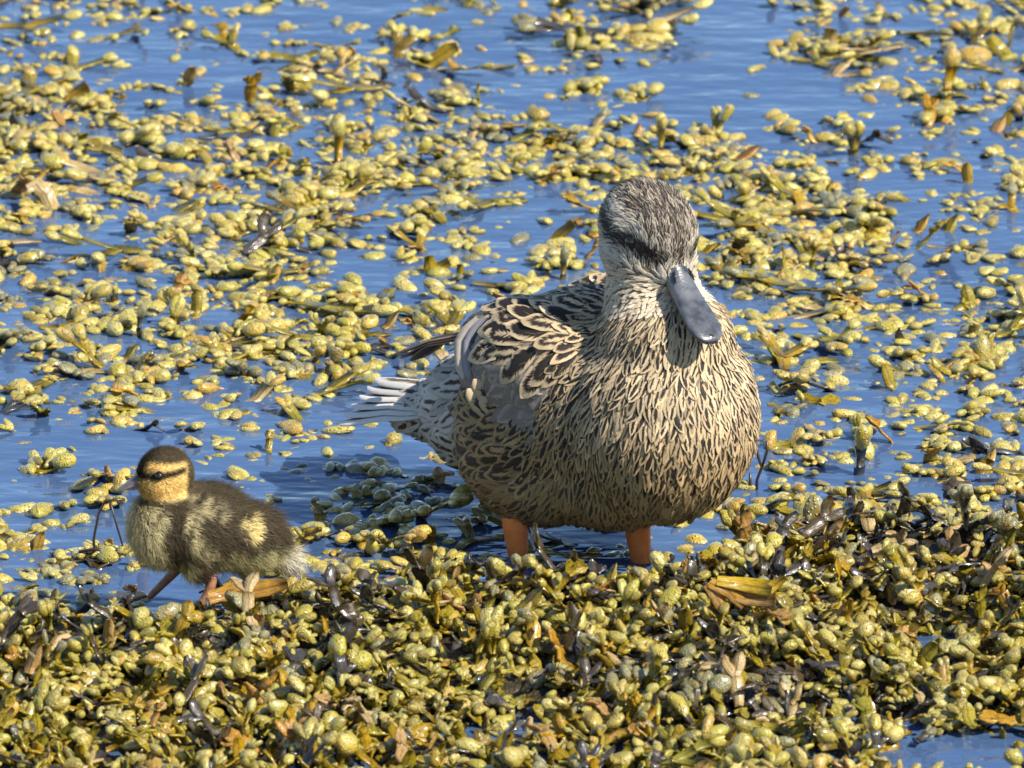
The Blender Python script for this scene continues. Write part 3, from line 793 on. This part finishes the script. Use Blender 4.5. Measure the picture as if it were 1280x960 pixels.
M['feather'] = mat_feather(); M['down'] = mat_down('down')
def mat_skin(name, stops, rough, sc=120, bumpd=.0006, coat=0.0):
    t = NT(name); tc = t.node('ShaderNodeTexCoord').outputs['Object']
    n = t.noise(tc, sc, 3); c = t.ramp(n, stops)
    vo = t.node('ShaderNodeTexVoronoi', {'Vector': tc, 'Scale': sc*6})
    b = t.node('ShaderNodeBsdfPrincipled', {'Base Color': c, 'Roughness': rough, 'Coat Weight': coat, 'Coat Roughness': .2, 'Normal': t.bump(vo.outputs['Distance'], .4, bumpd)})
    return t.done(b.outputs[0])
M['leg'] = mat_skin('orange_leg', [(.3, (.78, .17, .025)), (.7, (.88, .28, .06))], .35, 160, .0006, .4)
M['duckling_leg'] = mat_skin('duckling_leg', [(.3, (.24, .11, .055)), (.7, (.40, .19, .10))], .45, 250)
M['bill'] = mat_skin('slate_bill', [(.36, (.030, .033, .040)), (.64, (.095, .100, .112))], .28, 110, .0002, .3)
M['bill_orange'] = mat_skin('bill_edge', [(.3, (.20, .11, .04)), (.7, (.30, .17, .06))], .4, 80)
M['nail'] = mat_plain('bill_nail', (.018, .017, .018), .25)
M['duckling_bill'] = mat_skin('duckling_bill', [(.35, (.075, .065, .065)), (.7, (.15, .125, .12))], .4, 200, .0002)
M['duckling_bill_low'] = mat_plain('duckling_lower_bill', (.36, .17, .10), .4)
M['eye'] = mat_plain('eye', (.012, .008, .006), .05)
M['skin_duck'] = mat_skin('under_plumage', [(.35, (.10, .075, .045)), (.65, (.26, .20, .125))], .8, 150)
M['skin_duckling'] = mat_skin('under_down', [(.35, (.05, .038, .02)), (.65, (.10, .075, .035))], .9, 150)

def loft(sections, n=16):
    """closed skin through rings given as lists of Vectors (same length)"""
    V = [tuple(v) for s in sections for v in s]; F = []
    for i in range(len(sections)-1):
        for j in range(n):
            j2 = (j+1) % n; F.append((i*n+j, i*n+j2, (i+1)*n+j2, (i+1)*n+j))
    F.append(tuple(range(n))[::-1]); F.append(tuple((len(sections)-1)*n+j for j in range(n)))
    return V, F
def tube(pts, radii, n=12, flat=1.0):
    pts = [Vector(p) for p in pts]; S = []
    for i, p in enumerate(pts):
        d = (pts[min(i+1, len(pts)-1)]-pts[max(i-1, 0)]).normalized()
        a = d.cross(Vector((0, 1, 0.01))).normalized(); b = d.cross(a)
        S.append([p+a*(radii[i]*math.cos(t))+b*(radii[i]*flat*math.sin(t)) for t in (2*math.pi*j/n for j in range(n))])
    return loft(S, n)
def subsurf(o, lv=1):
    m = o.modifiers.new('s', 'SUBSURF'); m.levels = m.render_levels = lv
def bill_mesh(L, prof):
    """prof rows: s, half width, top z, bottom z, x-drop"""
    S = []
    n = 20
    for s, w, zt, zb in prof:
        ring = []
        for j in range(n):
            a = 2*math.pi*j/n; ca, sa = math.cos(a), math.sin(a)
            y = w*math.copysign(abs(ca)**.85, ca); z = (zt if sa > 0 else -zb)*(abs(sa)**.8 if sa > 0 else -abs(sa)**.7)
            ring.append(Vector((s*L, y, z if sa > 0 else zb*abs(sa)**.7)))
        S.append(ring)
    return loft(S, n)

# ------------------------------------------------------------------ the brown duck
PSI = R(42)
DUCK = Matrix.Translation(ground(752, 691)) @ Matrix.Rotation(PSI-math.pi/2, 4, 'Z') @ Matrix.Diagonal((.96, .96, .96, 1))
duck = empty('duck'); duck.matrix_world = DUCK
tag(duck, 'large mottled brown duck standing in shallow water on orange legs', 'duck')
HPOS = Vector((.044, -.002, .2180))
HROT = (Matrix.Rotation(R(-11), 3, 'Z') @ Matrix.Rotation(R(22), 3, 'Y'))
HM = Matrix.Translation(HPOS) @ HROT.to_4x4()
def hp(x, y, z): return HM @ Vector((x, y, z))
ry = lambda a: Matrix.Rotation(R(a), 3, 'Y')
parts = [
 (Vector((0, 0, .100)), (.088, .064, .068), None),
 (Vector((.055, 0, .102)), (.060, .060, .067), None),
 (Vector((-.045, 0, .080)), (.060, .055, .056), None), (Vector((-.068, 0, .066)), (.048, .044, .044), None), (Vector((-.032, 0, .068)), (.062, .058, .047), None), (Vector((.010, -.004, .066)), (.062, .050, .044), None), (Vector((-.032, .030, .061)), (.056, .034, .042), None), (Vector((-.032, -.030, .061)), (.056, .034, .042), None),
 (Vector((-.025, .035, .124)), (.058, .034, .040), ry(-4)), (Vector((-.025, -.035, .124)), (.058, .034, .040), ry(-4)),
 (Vector((-.030, .041, .086)), (.048, .026, .046), None), (Vector((-.030, -.041, .086)), (.048, .026, .046), None),
 (Vector((-.105, 0, .068)), (.050, .034, .040), ry(-10)),
 (Vector((-.150, 0, .058)), (.042, .024, .017), ry(-8)),
 (Vector((.058, -.001, .148)), (.044, .042, .042), None),
 (Vector((.048, -.002, .178)), (.029, .029, .038), None),
 (hp(-.002, 0, .002), (.034, .028, .030), HROT),
 (hp(.010, 0, .010), (.026, .0235, .022), HROT),
 (hp(.004, .010, -.010), (.028, .019, .021), HROT),
 (hp(.004, -.010, -.010), (.028, .019, .021), HROT),
 (hp(.026, 0, -.004), (.014, .013, .014), HROT),
 (hp(.031, 0, -.007), (.013, .0125, .0115), HROT),
]
bme = blob(parts, .0030, 10)
body = obj('body', bme, M['skin_duck'], duck)
Hinv = np.array(HM.inverted()); 
def to_head(P): return P@Hinv[:3, :3].T+Hinv[:3, 3]

def flow(P, N):
    """direction the plumage lies in"""
    x, y, z = P.T; H = to_head(P)
    D = np.zeros_like(P)
    fr = ss(x, -.04, .06)                        # front of the body
    up_ = ss(z, .125, .155)
    D[:, 0] = -1+.75*fr*(1-up_*.3); D[:, 2] = -.22-1.0*fr; D[:, 1] = 0
    nk = ss(z, .145, .175)*ss(x, .0, .03)
    D = D*(1-nk[:, None])+np.array([-.25, 0, -1.0])*nk[:, None]
    rear = ss(-x, .09, .13)[:, None]; D = D*(1-rear)+np.array([-1, 0, -.30])*rear
    hd = (H[:, 2] > -.022) & (P[:, 2] > .178)
    dirh = np.stack([-np.ones(len(P)), H[:, 1]*4, -.35+2.2*ss(H[:, 0], .008, .026)*ss(H[:, 2], -.012, .0)], 1)
    dirh = dirh@np.array(HROT).T
    w = (ss(P[:, 2], .178, .195))[:, None]
    D = D*(1-w)+dirh*w
    return tangent(D+1e-4, N)

rgb = lambda *c: np.array(c)
BUFF = rgb(.385, .262, .122); PALE = rgb(.54, .41, .25); DARKB = rgb(.018, .013, .010); BROWN = rgb(.16, .105, .055); OCH = rgb(.27, .185, .082)
GREY = rgb(.31, .26, .21); WHITE = rgb(.72, .67, .60)

P, N = sample(bme, 60000)
H = to_head(P)
x, y, z = P.T
is_head = (z > .172) & (np.linalg.norm(H-np.array([0, 0, 0]), axis=1) < .056)
# body plumage -------------------------------------------------------------
P0, N0 = P[~is_head], N[~is_head]
x, y, z = P0.T
ny_ = N0[:, 1]
front = ss(x, .005, .05)
neck = ss(z, .155, .178)*(x > .01)
top = ss(-x, -.034, -.012)*ss(z, .133, .140)*(x > -.10)       # back and shoulder feathers
wingp = (np.abs(y) > .030)*((x < .022-(.145-z)*.25) & (x > -.09) & (z > .108-(x+.03)*.12) & (z < .137))*1.0   # grey wing panel
flank = ss(-x, -.015, .02)*(1-ss(z, .108, .116))*ss(z, .045, .06)*(x > -.085)
rump = ss(-x, .075, .09)
n0 = len(P0)
L = .0150-.0045*neck-.0015*front; W = .0062-.0022*neck-.0006*front
L = L*(1-top)+.032*top; W = W*(1-top)+.0155*top
L = np.where(wingp > .5, .022, L); W = np.where(wingp > .5, .013, W)
L = L*(1-flank)+.025*flank; W = W*(1-flank)+.0115*flank
L = L*(1-rump)+.024*rump; W = W*(1-rump)+.011*rump
rad = np.where(top > .5, .0080, np.where(flank > .5, .0070, np.where(rump > .5, .0066, np.where(neck > .5, .0027, .0037))))
keep = thin(P0, rad)
P0, N0, L, W = P0[keep], N0[keep], L[keep], W[keep]
front, neck, top, wingp, flank, rump = [a[keep] for a in (front, neck, top, wingp, flank, rump)]
n0 = len(P0); x, y, z = P0.T
rn = lambda s=1.0: rng.normal(size=n0)*s
low = ss(-z, -.085, -.05)                                                  # under side: browner ground colour, with the belly's shade painted in too
A = np.tile(BUFF, (n0, 1))
mixc = lambda A, c, w: A*(1-w[:, None])+c*w[:, None]
A = mixc(A, PALE*1.05, front*ss(z, .08, .13)*.8)  # upper breast: sunlit brightness mixed into the feather colour
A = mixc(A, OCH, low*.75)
A = mixc(A, PALE*1.1, top*.8); A = mixc(A, BUFF*.9, flank*.6); A = mixc(A, WHITE*.85, rump*.85)
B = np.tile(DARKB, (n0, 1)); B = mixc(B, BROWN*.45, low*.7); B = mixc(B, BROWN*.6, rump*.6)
pw = np.clip(.40+rn(.13), .08, .75); pe = np.clip(.93+rn(.10), .7, 1.2); pi_ = np.full(n0, -1.0)
pw = np.where(rng.random(n0) < .10+.15*low, .05, pw-.06*low)
pw = pw+.12*ss(-x, -.06, .0)*(1-low)
pw = pw*(1-top)+.70*top; pe = pe*(1-top)+.88*top
pi_ = np.where((top > .5) & (rng.random(n0) < .55), .20, pi_)
fl = flank > .5
pw = np.where(fl, .66+rn(.08), pw); pe = np.where(fl, .86, pe); pi_ = np.where(fl & (rng.random(n0) < .6), .26+rn(.08), pi_)
rm = rump > .5
pw = np.where(rm, .30+rn(.12), pw); pe = np.where(rm, .85, pe)
wg = wingp > .5
A[wg] = GREY*(1+.15*rng.normal(size=(wg.sum(), 1))); B[wg] = GREY*.75; pw = np.where(wg, .5, pw)
A *= np.clip(1+.17*rng.normal(size=(n0, 1)), .5, 1.5)
T0 = flow(P0, N0); T0 = tangent(T0+.16*rng.normal(size=T0.shape), N0)
lift = np.clip(.0015+.0022*top+.0020*flank+.002*rump-.0006*neck+rn(.0006), .0008, 1)
curve = np.where(top > .5, 7.0, 6.0)
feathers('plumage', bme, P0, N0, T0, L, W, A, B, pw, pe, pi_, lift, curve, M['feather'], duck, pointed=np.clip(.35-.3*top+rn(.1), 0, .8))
print('body feathers', n0)
# head plumage ---------------------------------------------------------------
def head_cols(H, n):
    hx, hy, hz = H.T; ay = np.abs(hy)
    crown = ss(hz, .012, .018)*(1-ss(ay, .0165, .021))
    line = np.exp(-((hz-(.0060-.10*(hx-.012)+.0))/.0046)**2)*ss(ay, .009, .013)*ss(hx, -.024, -.014)
    line = np.maximum(line, np.exp(-((hx-.029)/.006)**2)*np.exp(-((hz-.003)/.005)**2)*ss(ay, .005, .009))
    fore = np.exp(-(hy/.0055)**2)*ss(hx, .012, .022)*ss(hz, -.004, .002)
    cheek = ss(-hz, .006, .014)
    return crown, line, fore, cheek
Ph, Nh = P[is_head], N[is_head]
keep = thin(Ph, np.full(len(Ph), .0019)); Ph, Nh = Ph[keep], Nh[keep]; n1 = len(Ph)
Hh = to_head(Ph); crown, line, fore, cheek = head_cols(Hh, n1)
A = np.tile(rgb(.60, .52, .40), (n1, 1)); A = mixc(A, rgb(.68, .54, .37), cheek*.8); A = mixc(A, rgb(.40, .33, .245), crown)
B = np.tile(DARKB*1.4, (n1, 1)); 
pw = .08+.66*crown+1.2*np.clip(line+fore*.7, 0, 1)-.12*cheek+rng.normal(size=n1)*.08
pw = np.where((crown > .5) & (line < .3), np.where(rng.random(n1) < .6, .80, .34), pw)
pe = np.clip(.86+.15*np.clip(line, 0, 1)+.2*crown*(pw > .7), 0, 1.2)
A = mixc(A, DARKB*1.2, np.clip(line*1.2+fore*.5, 0, 1)*.92)
A *= np.clip(1+.12*rng.normal(size=(n1, 1)), .6, 1.4)
T1 = flow(Ph, Nh); T1 = tangent(T1+.15*rng.normal(size=T1.shape), Nh)
feathers('head_plumage', bme, Ph, Nh, T1, np.full(n1, .0082)*(1-.35*cheek), np.full(n1, .0026), A, B, pw, pe, np.full(n1, -1.0), np.clip(.0009+.0003*rng.normal(size=n1), .0004, 1), np.full(n1, 10.0), M['feather'], duck, pointed=np.full(n1, .5))
print('head feathers', n1)
# loose barbs that soften the outline
Pd, Nd = sample(bme, 24000)
Hd = to_head(Pd); hd = (Pd[:, 2] > .172) & (np.linalg.norm(Hd, axis=1) < .056)
Dd = unit(flow(Pd, Nd)+.22*Nd+.12*rng.normal(size=Pd.shape))
c = np.where(rng.random(len(Pd))[:, None] < .62, BUFF, DARKB*2.5)
cr, li, fo, ch = head_cols(Hd, len(Pd))
hc = np.where((rng.random(len(Pd)) < .28+.35*cr-.15*ch)[:, None], DARKB*2, rgb(.52, .45, .35))
hc = hc*(1-np.clip(li*1.3+fo*.6, 0, 1)[:, None]*.96)
c = np.where(hd[:, None], hc, c); c = c*(1-.35*ss(-Pd[:, 2], -.085, -.05)[:, None])  # lower barbs darkened along with the shade painted on the belly
wgd = (np.abs(Pd[:, 1]) > .035) & (Pd[:, 0] < -.005) & (Pd[:, 2] > .10) & (Pd[:, 2] < .133)
ok = (~wgd & (rng.random(len(Pd)) < .18)) | (hd & (rng.random(len(Pd)) < .25))
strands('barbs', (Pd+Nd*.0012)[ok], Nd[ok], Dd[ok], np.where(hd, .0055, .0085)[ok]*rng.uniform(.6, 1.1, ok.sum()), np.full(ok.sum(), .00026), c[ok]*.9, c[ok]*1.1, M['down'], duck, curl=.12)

# long feathers: wing tips, speculum edge, tail
def vane(name, pts, width, colA, colB, pw, pe, mat_parent, up=Vector((0, 0, 1)), camber=.2, pi_=-1.0):
    pts = [Vector(p) for p in pts]; n = 10; V = []; uv = []
    def at(t):
        f = t*(len(pts)-1); i = min(int(f), len(pts)-2); return pts[i].lerp(pts[i+1], f-i)
    for i in range(n+1):
        t = i/n; p = at(t); d = (at(min(t+.08, 1))-at(max(t-.08, 0))).normalized(); s = d.cross(up).normalized(); u_ = s.cross(d)
        w = width*.5*(.35+.65*min(1, t*3.5))*(math.sqrt(max(0, 1-((t-.6)/.4)**2)) if t > .6 else 1)+.0004
        for q in (-1, -.5, 0, .5, 1):
            for sg in (1, -1):
                V.append(p+s*(q*w)+u_*(-camber*w*q*q+sg*.0003)); uv.append((q, t, random.random()*.001+width*900))
    F = []
    for i in range(n):
        for k in range(4):
            a = i*10+k*2; b = a+10
            F += [(a, a+2, b+2, b), (a+1, b+1, b+3, a+3)]
        F += [(i*10, i*10+10, i*10+11, i*10+1), (i*10+8, i*10+9, i*10+19, i*10+18)]
    me = fast_mesh(name, [tuple(v) for v in V], F); m = len(V)
    attr(me, 'fuv', 'FLOAT_VECTOR', uv); attr(me, 'cola', 'FLOAT_COLOR', [(*colA, 1)]*m); attr(me, 'colb', 'FLOAT_COLOR', [(*colB, 1)]*m)
    attr(me, 'pat', 'FLOAT_VECTOR', [(pw, pe, pi_)]*m)
    return obj(name, me, M['feather'], mat_parent)
def lw(px, py, depth):
    """local point of the duck seen at a picture place, 'depth' metres behind the feet line"""
    base = ground(752, 691); yy = base.y+depth; o = cam.location
    k = WID/1280/DIST; d = FW+RT*((px-640)*k)+UPV*((480-py)*k); t = (yy-o.y)/d.y
    return DUCK.inverted() @ (o+d*t)
for i in range(11):                                                  # tail fan
    a = (i-5)/5
    root = Vector((-.135, a*.016, .072-.008*abs(a))); tip = root+Vector((-.078+.012*abs(a), a*.028, -.006-.010*abs(a)))
    vane('tail_feather', [root, root.lerp(tip, .5)+Vector((0, 0, .003)), tip], .024, WHITE*(1.0 if abs(a) > .3 else .85), BROWN*.8, .30, .9, duck, camber=.15)
TOCAM = (DUCK.to_3x3().inverted() @ Vector((0, -.956, .292))).normalized()
for s in (-1, 1):
    wing = empty('wing'); wing.parent = duck
    def wl_(pts, depth):
        q = [lw(px, py, d) for (px, py), d in zip(pts, depth)]
        return [Vector((v.x, v.y*-s, v.z)) for v in q]
    upv = Vector((TOCAM.x, TOCAM.y*-s, TOCAM.z))
    for k in range(3):                                              # folded flight feathers past the back
        pts = wl_([(610, 408+k*3), (545, 421+k*3), (486+k*14, 445+k*3)], (.050, .075, .105))
        vane('flight_feather', pts, .014, rgb(.36, .22, .15), DARKB*1.4, .72, 1.1, wing, up=Vector((0, 0, 1)))
    for k, (dx, cA, w) in enumerate(((0, GREY*1.7, .011), (8, rgb(.30, .29, .31), .009), (15, rgb(.05, .05, .08), .006), (19, WHITE*1.1, .0045), (25, GREY*1.2, .011))):
        pts = wl_([(598+dx, 398), (580+dx, 428), (578+dx, 474)], (-.006-.0016*k, -.006-.0016*k, -.010-.0016*k))
        vane('speculum_feather', pts, w, cA, cA*.8, .3, .9, wing, up=upv)
    for k, (x0, y0, x1, y1) in enumerate(((640, 512, 606, 462), (648, 512, 618, 456), (655, 515, 634, 460), (632, 520, 592, 474), (628, 530, 584, 486), (665, 520, 700, 500), (640, 524, 600, 496))):
        pts = wl_([(x0, y0), ((x0+x1)/2-4, (y0+y1)/2), (x1, y1)], (-.016, -.021, -.022))
        vane('flank_feather', pts, .010, PALE, DARKB*2, .30 if k % 2 else .5, .75, wing, up=upv)
# bill, eyes, legs
PROF = [(a_, w_*(.86+.16*max(0, .4-a_)), t_, b_) for a_, w_, t_, b_ in [(-.08, .0080, .0125, -.0085), (.05, .0086, .0115, -.0085), (.18, .0092, .0088, -.0078), (.32, .0100, .0062, -.0068), (.48, .0112, .0044, -.0058), (.65, .0126, .0034, -.0052), (.80, .0132, .0028, -.0050), (.90, .0118, .0022, -.0048), (.97, .0084, .0014, -.0044), (1.0, .0040, .0004, -.0040)]]
BM = HM @ Matrix.Translation((.0272, 0, -.0035)) @ Matrix.Rotation(R(13), 4, 'Y')
V, F = bill_mesh(.064, PROF)
bill = obj('bill', mesh_from('bill', V, F), M['bill'], duck); bill.matrix_local = BM; subsurf(bill)
ns_, nf_ = [], []
S = []
for sx, w, h in ((.905, .0036, .0032), (.94, .0056, .0033), (.98, .0052, .0024), (1.005, .0034, .0010), (1.012, .001, -.001)):
    S.append([Vector((sx*.064, w*math.cos(a), -.0016+h*max(math.sin(a), -.5)*1.15)) for a in (2*math.pi*j/12 for j in range(12))])
V, F = loft(S, 12); nail = obj('nail', mesh_from('nail', V, F), M['nail'], bill); subsurf(nail)
for s in (-1, 1):
    V, F = tube([(.0125, s*.0050, .0086), (.0160, s*.0060, .0074), (.0200, s*.0066, .0058)], [.0005, .0016, .0005], 8, .5)
    obj('nostril', mesh_from('nostril', V, F), M['nail'], bill)
    V, F = tube([(-.003, s*.0078, -.004), (.004, s*.0082, -.0042), (.013, s*.0090, -.0044)], [.0034, .0028, .0008], 8, .8)
    obj('gape', mesh_from('gape', V, F), M['bill_orange'], bill)
    bm = bmesh.new(); bmesh.ops.create_uvsphere(bm, u_segments=16, v_segments=10, radius=.0042)
    me = bpy.data.meshes.new('eye'); bm.to_mesh(me); bm.free(); me.polygons.foreach_set('use_smooth', np.ones(len(me.polygons), bool))
    e = obj('eye', me, M['eye'], duck); e.matrix_local = HM @ Matrix.Translation((.0145, s*.0222, .0082))
def web_foot(name, parent, mat, base, fwd, size):
    """three toes and the web between them"""
    side = Vector((-fwd.y, fwd.x, 0)); V = [base+Vector((0, 0, size*.10))]; F = []
    toes = [base+(fwd*math.cos(a)+side*math.sin(a))*size*l for a, l in ((-.6, .9), (-.28, .8), (0, 1.0), (.28, .8), (.6, .9))]
    for t in toes: V.append(t+Vector((0, 0, size*.03)))
    V += [v-Vector((0, 0, size*.05)) for v in V[:6]]
    for i in range(1, 5): F += [(0, i, i+1), (6, i+7, i+6), (i, i+6, i+7, i+1)]
    F += [(0, 6, 7, 1), (0, 5, 11, 6)]
    return obj(name, mesh_from(name, V, F), mat, parent)
DI = DUCK.inverted()
for (px, pyw, bend) in ((645, 695, .004), (798, 700, -.004)):
    g = DI @ ground(px, pyw)
    pts = [Vector((g.x-.010, g.y, .066)), Vector((g.x-.006, g.y, .046)), Vector((g.x-.001, g.y, .030)), Vector((g.x-.001, g.y, .018)), Vector((g.x+.002, g.y, .004)), Vector((g.x+.004, g.y, -.012)), Vector((g.x+.005, g.y, -.026))]
    V, F = tube(pts, [.0095, .0090, .0094, .0096, .0076, .0066, .0066], 14, .8)
    lg = obj('leg', mesh_from('leg', V, F), M['leg'], duck); subsurf(lg)
    web_foot('foot', lg, M['leg'], pts[-1]-Vector((0, 0, .004)), Vector((1, 0, 0)), .034)

# ------------------------------------------------------------------ the duckling
KA = math.atan2(-.16, -.98)
GZ = .008
KID = Matrix.Translation(ground(250, 775, GZ)) @ Matrix.Rotation(KA, 4, 'Z') @ Matrix.Diagonal((.92, .96, 1.0, 1))
kid = empty('duckling'); kid.matrix_world = KID
tag(kid, 'small fluffy brown and yellow duckling stepping over the weed bank', 'duckling')
KH = Vector((.0215, 0, .0915))
parts = [
 (Vector((.024, 0, .0575)), (.0210, .0220, .0230), None),
 (Vector((-.002, 0, .0575)), (.0360, .0270, .0260), ry(-4)),
 (Vector((-.030, 0, .0500)), (.0250, .0220, .0210), ry(-14)),
 (Vector((-.049, 0, .0390)), (.0150, .0110, .0090), ry(-28)),
 (Vector((.021, 0, .0760)), (.0150, .0145, .0160), None),
 (KH, (.0175, .0155, .0155), None),
 (KH+Vector((.004, 0, -.004)), (.0150, .0150, .0120), None),
 (Vector((.004, -.014, .046)), (.011, .010, .018), None), (Vector((.004, .014, .046)), (.011, .010, .018), None),
]
kme = blob(parts, .0018, 8)
obj('body', kme, M['skin_duckling'], kid)
def kid_flow(P, N):
    x, y, z = P.T; D = np.zeros_like(P)
    hd = ss(z, .074, .082)*(x > -.005)
    D[:, 0] = -1; D[:, 2] = -.55-.6*ss(x, .01, .035)
    rear = ss(-x, .02, .05); D[:, 2] += -.1*rear
    Dh = np.stack([-np.ones(len(P)), 0*x, -.25*np.ones(len(P))], 1)
    D = D*(1-hd[:, None])+Dh*hd[:, None]
    return tangent(D+1e-4, N)
K_DARK = rgb(.050, .036, .019); K_YEL = rgb(.66, .52, .22); K_BUFF = rgb(.64, .54, .29); K_FACE = rgb(.84, .57, .19); K_BELLY = rgb(.50, .44, .21); K_GREY = rgb(.16, .14, .10)
def kid_color(P):
    x, y, z = P.T; n = len(P); h = P-np.array(KH); hx, hy, hz = h.T; ay = np.abs(hy)
    nz = .0022*np.sin(x*700+z*300)+.0018*np.sin(y*900-x*420+2)
    c = np.tile(K_DARK, (n, 1))
    bl = lambda w, k: c*(1-np.clip(w, 0, 1)[:, None])+k*np.clip(w, 0, 1)[:, None]
    c = bl(ss(-(z+nz), -.050, -.040)*ss(-x, .002, .014), K_BELLY)                       # belly behind the leg
    c = bl(ss(x+nz, .024, .031)*(1-ss(z, .074, .078)), K_BUFF*.9)                      # breast
    c = bl(ss(-(z+nz), -.046, -.038)*ss(x, .004, .012), K_BELLY)
    spot = lambda cx, cz, rx, rz: np.exp(-((x-cx+nz)/rx)**4-((z-cz+nz)/rz)**4)*(y > .010)
    spot2 = lambda cx, cz, rx, rz: np.exp(-((x-cx+nz)/rx)**4-((z-cz+nz)/rz)**4)
    c = bl(spot(-.0290, .0615, .0050, .0056)*1.2, K_YEL*1.1)                            # pale spot on the rump
    c = bl(spot(.0085, .0610, .0042, .0105)*.95, K_BUFF)                               # wing edge
    c = bl(spot(-.0005, .0735, .0095, .0034)*.7, K_BUFF*.8)
    c = bl(spot(-.0015, .0490, .0036, .0075)*.7, K_BUFF*.8)
    c = bl(ss(-x, .044, .052)*.75*ss(-z, -.050, -.036), WHITE*.75)                      # tail tuft
    # head
    hd = ss(z, .0775, .0800)*(np.linalg.norm(h, axis=1) < .026)
    f = np.tile(K_FACE, (n, 1))
    bh = lambda w, k: f*(1-np.clip(w, 0, 1)[:, None])+k*np.clip(w, 0, 1)[:, None]
    f = bh(ss(hz, .0075, .0105)*1.0, K_DARK*1.1)                                       # cap
    f = bh(ss(hz, -.001, .003)*(1-ss(ay, .004, .008))*(hx > .005), K_DARK)
    f = bh(ss(-hx, .009, .0125), K_DARK*1.6)                                          # nape
    ln = np.exp(-((hz-(.0028+.16*(-hx+.006)))/.0018)**2)*ss(hx, -.012, -.008)
    f = bh(ln*1.3, K_DARK*.5)
    f = bh(ss(-hz, .010, .013)*.5, K_BUFF)
    return c*(1-hd[:, None])+f*hd[:, None], hd
P, N = sample(kme, 36000)
P2, N2 = sample(kme, 14000, lambda C: (C[:, 2] > .077) & (C[:, 0] > -.002)); P = np.concatenate([P, P2]); N = np.concatenate([N, N2])
c, hd = kid_color(P)
D = unit(kid_flow(P, N)+(.55-.15*hd)[:, None]*N+.20*rng.normal(size=P.shape))
L = (.0078-.0048*hd+.004*ss(-P[:, 0], .035, .05))*rng.uniform(.6, 1.25, len(P))
lite = np.clip(1+.22*rng.normal(size=(len(P), 1)), .5, 1.6)
tipc = c*lite*1.25+rgb(.014, .011, .006)*(1-hd[:, None])
strands('down', P, N, D, L, rng.uniform(.00022, .00040, len(P)), c*lite*.75, tipc, M['down'], kid, curl=.25)
# duckling bill, eye, legs
KB = Matrix.Translation(KH+Vector((.0135, 0, -.0030))) @ Matrix.Rotation(R(20), 4, 'Y')
V, F = bill_mesh(.0188, [(0, .0050, .0058, -.0010), (.2, .0049, .0046, -.0008), (.45, .0047, .0028, -.0006), (.7, .0046, .0017, -.0005), (.88, .0038, .0011, -.0004), (1.0, .0016, .0003, -.0004)])
kb = obj('bill', mesh_from('bill', V, F), M['duckling_bill'], kid); kb.matrix_local = KB; subsurf(kb)
V, F = bill_mesh(.0165, [(0, .0046, -.0008, -.0036), (.3, .0044, -.0007, -.0028), (.7, .0038, -.0007, -.0018), (1.0, .0014, -.0007, -.0012)])
obj('lower_bill', mesh_from('lower_bill', V, F), M['duckling_bill_low'], kb)
for s in (-1, 1):
    bm = bmesh.new(); bmesh.ops.create_uvsphere(bm, u_segments=14, v_segments=9, radius=.0030)
    me = bpy.data.meshes.new('eye'); bm.to_mesh(me); bm.free(); me.polygons.foreach_set('use_smooth', np.ones(len(me.polygons), bool))
    e = obj('eye', me, M['eye'], kid); e.location = KH+Vector((.0062, s*.0146, .0028))
for (a, b, c_, y, yaw) in (((-.006, .036), (-.006, .020), (.014, .002), .012, .1), ((.006, .036), (.013, .027), (.032, .010), -.014, -.2)):
    pts = [Vector((a[0], y, a[1])), Vector((b[0], y, b[1])), Vector(((b[0]+c_[0])/2, y, (b[1]+c_[1])/2)), Vector((c_[0], y, c_[1]))]
    V, F = tube(pts, [.0046, .0036, .0024, .0028], 10)
    lg = obj('leg', mesh_from('leg', V, F), M['duckling_leg'], kid); subsurf(lg)
    web_foot('foot', lg, M['duckling_leg'], pts[-1], Vector((math.cos(yaw), math.sin(yaw), 0)), .027)
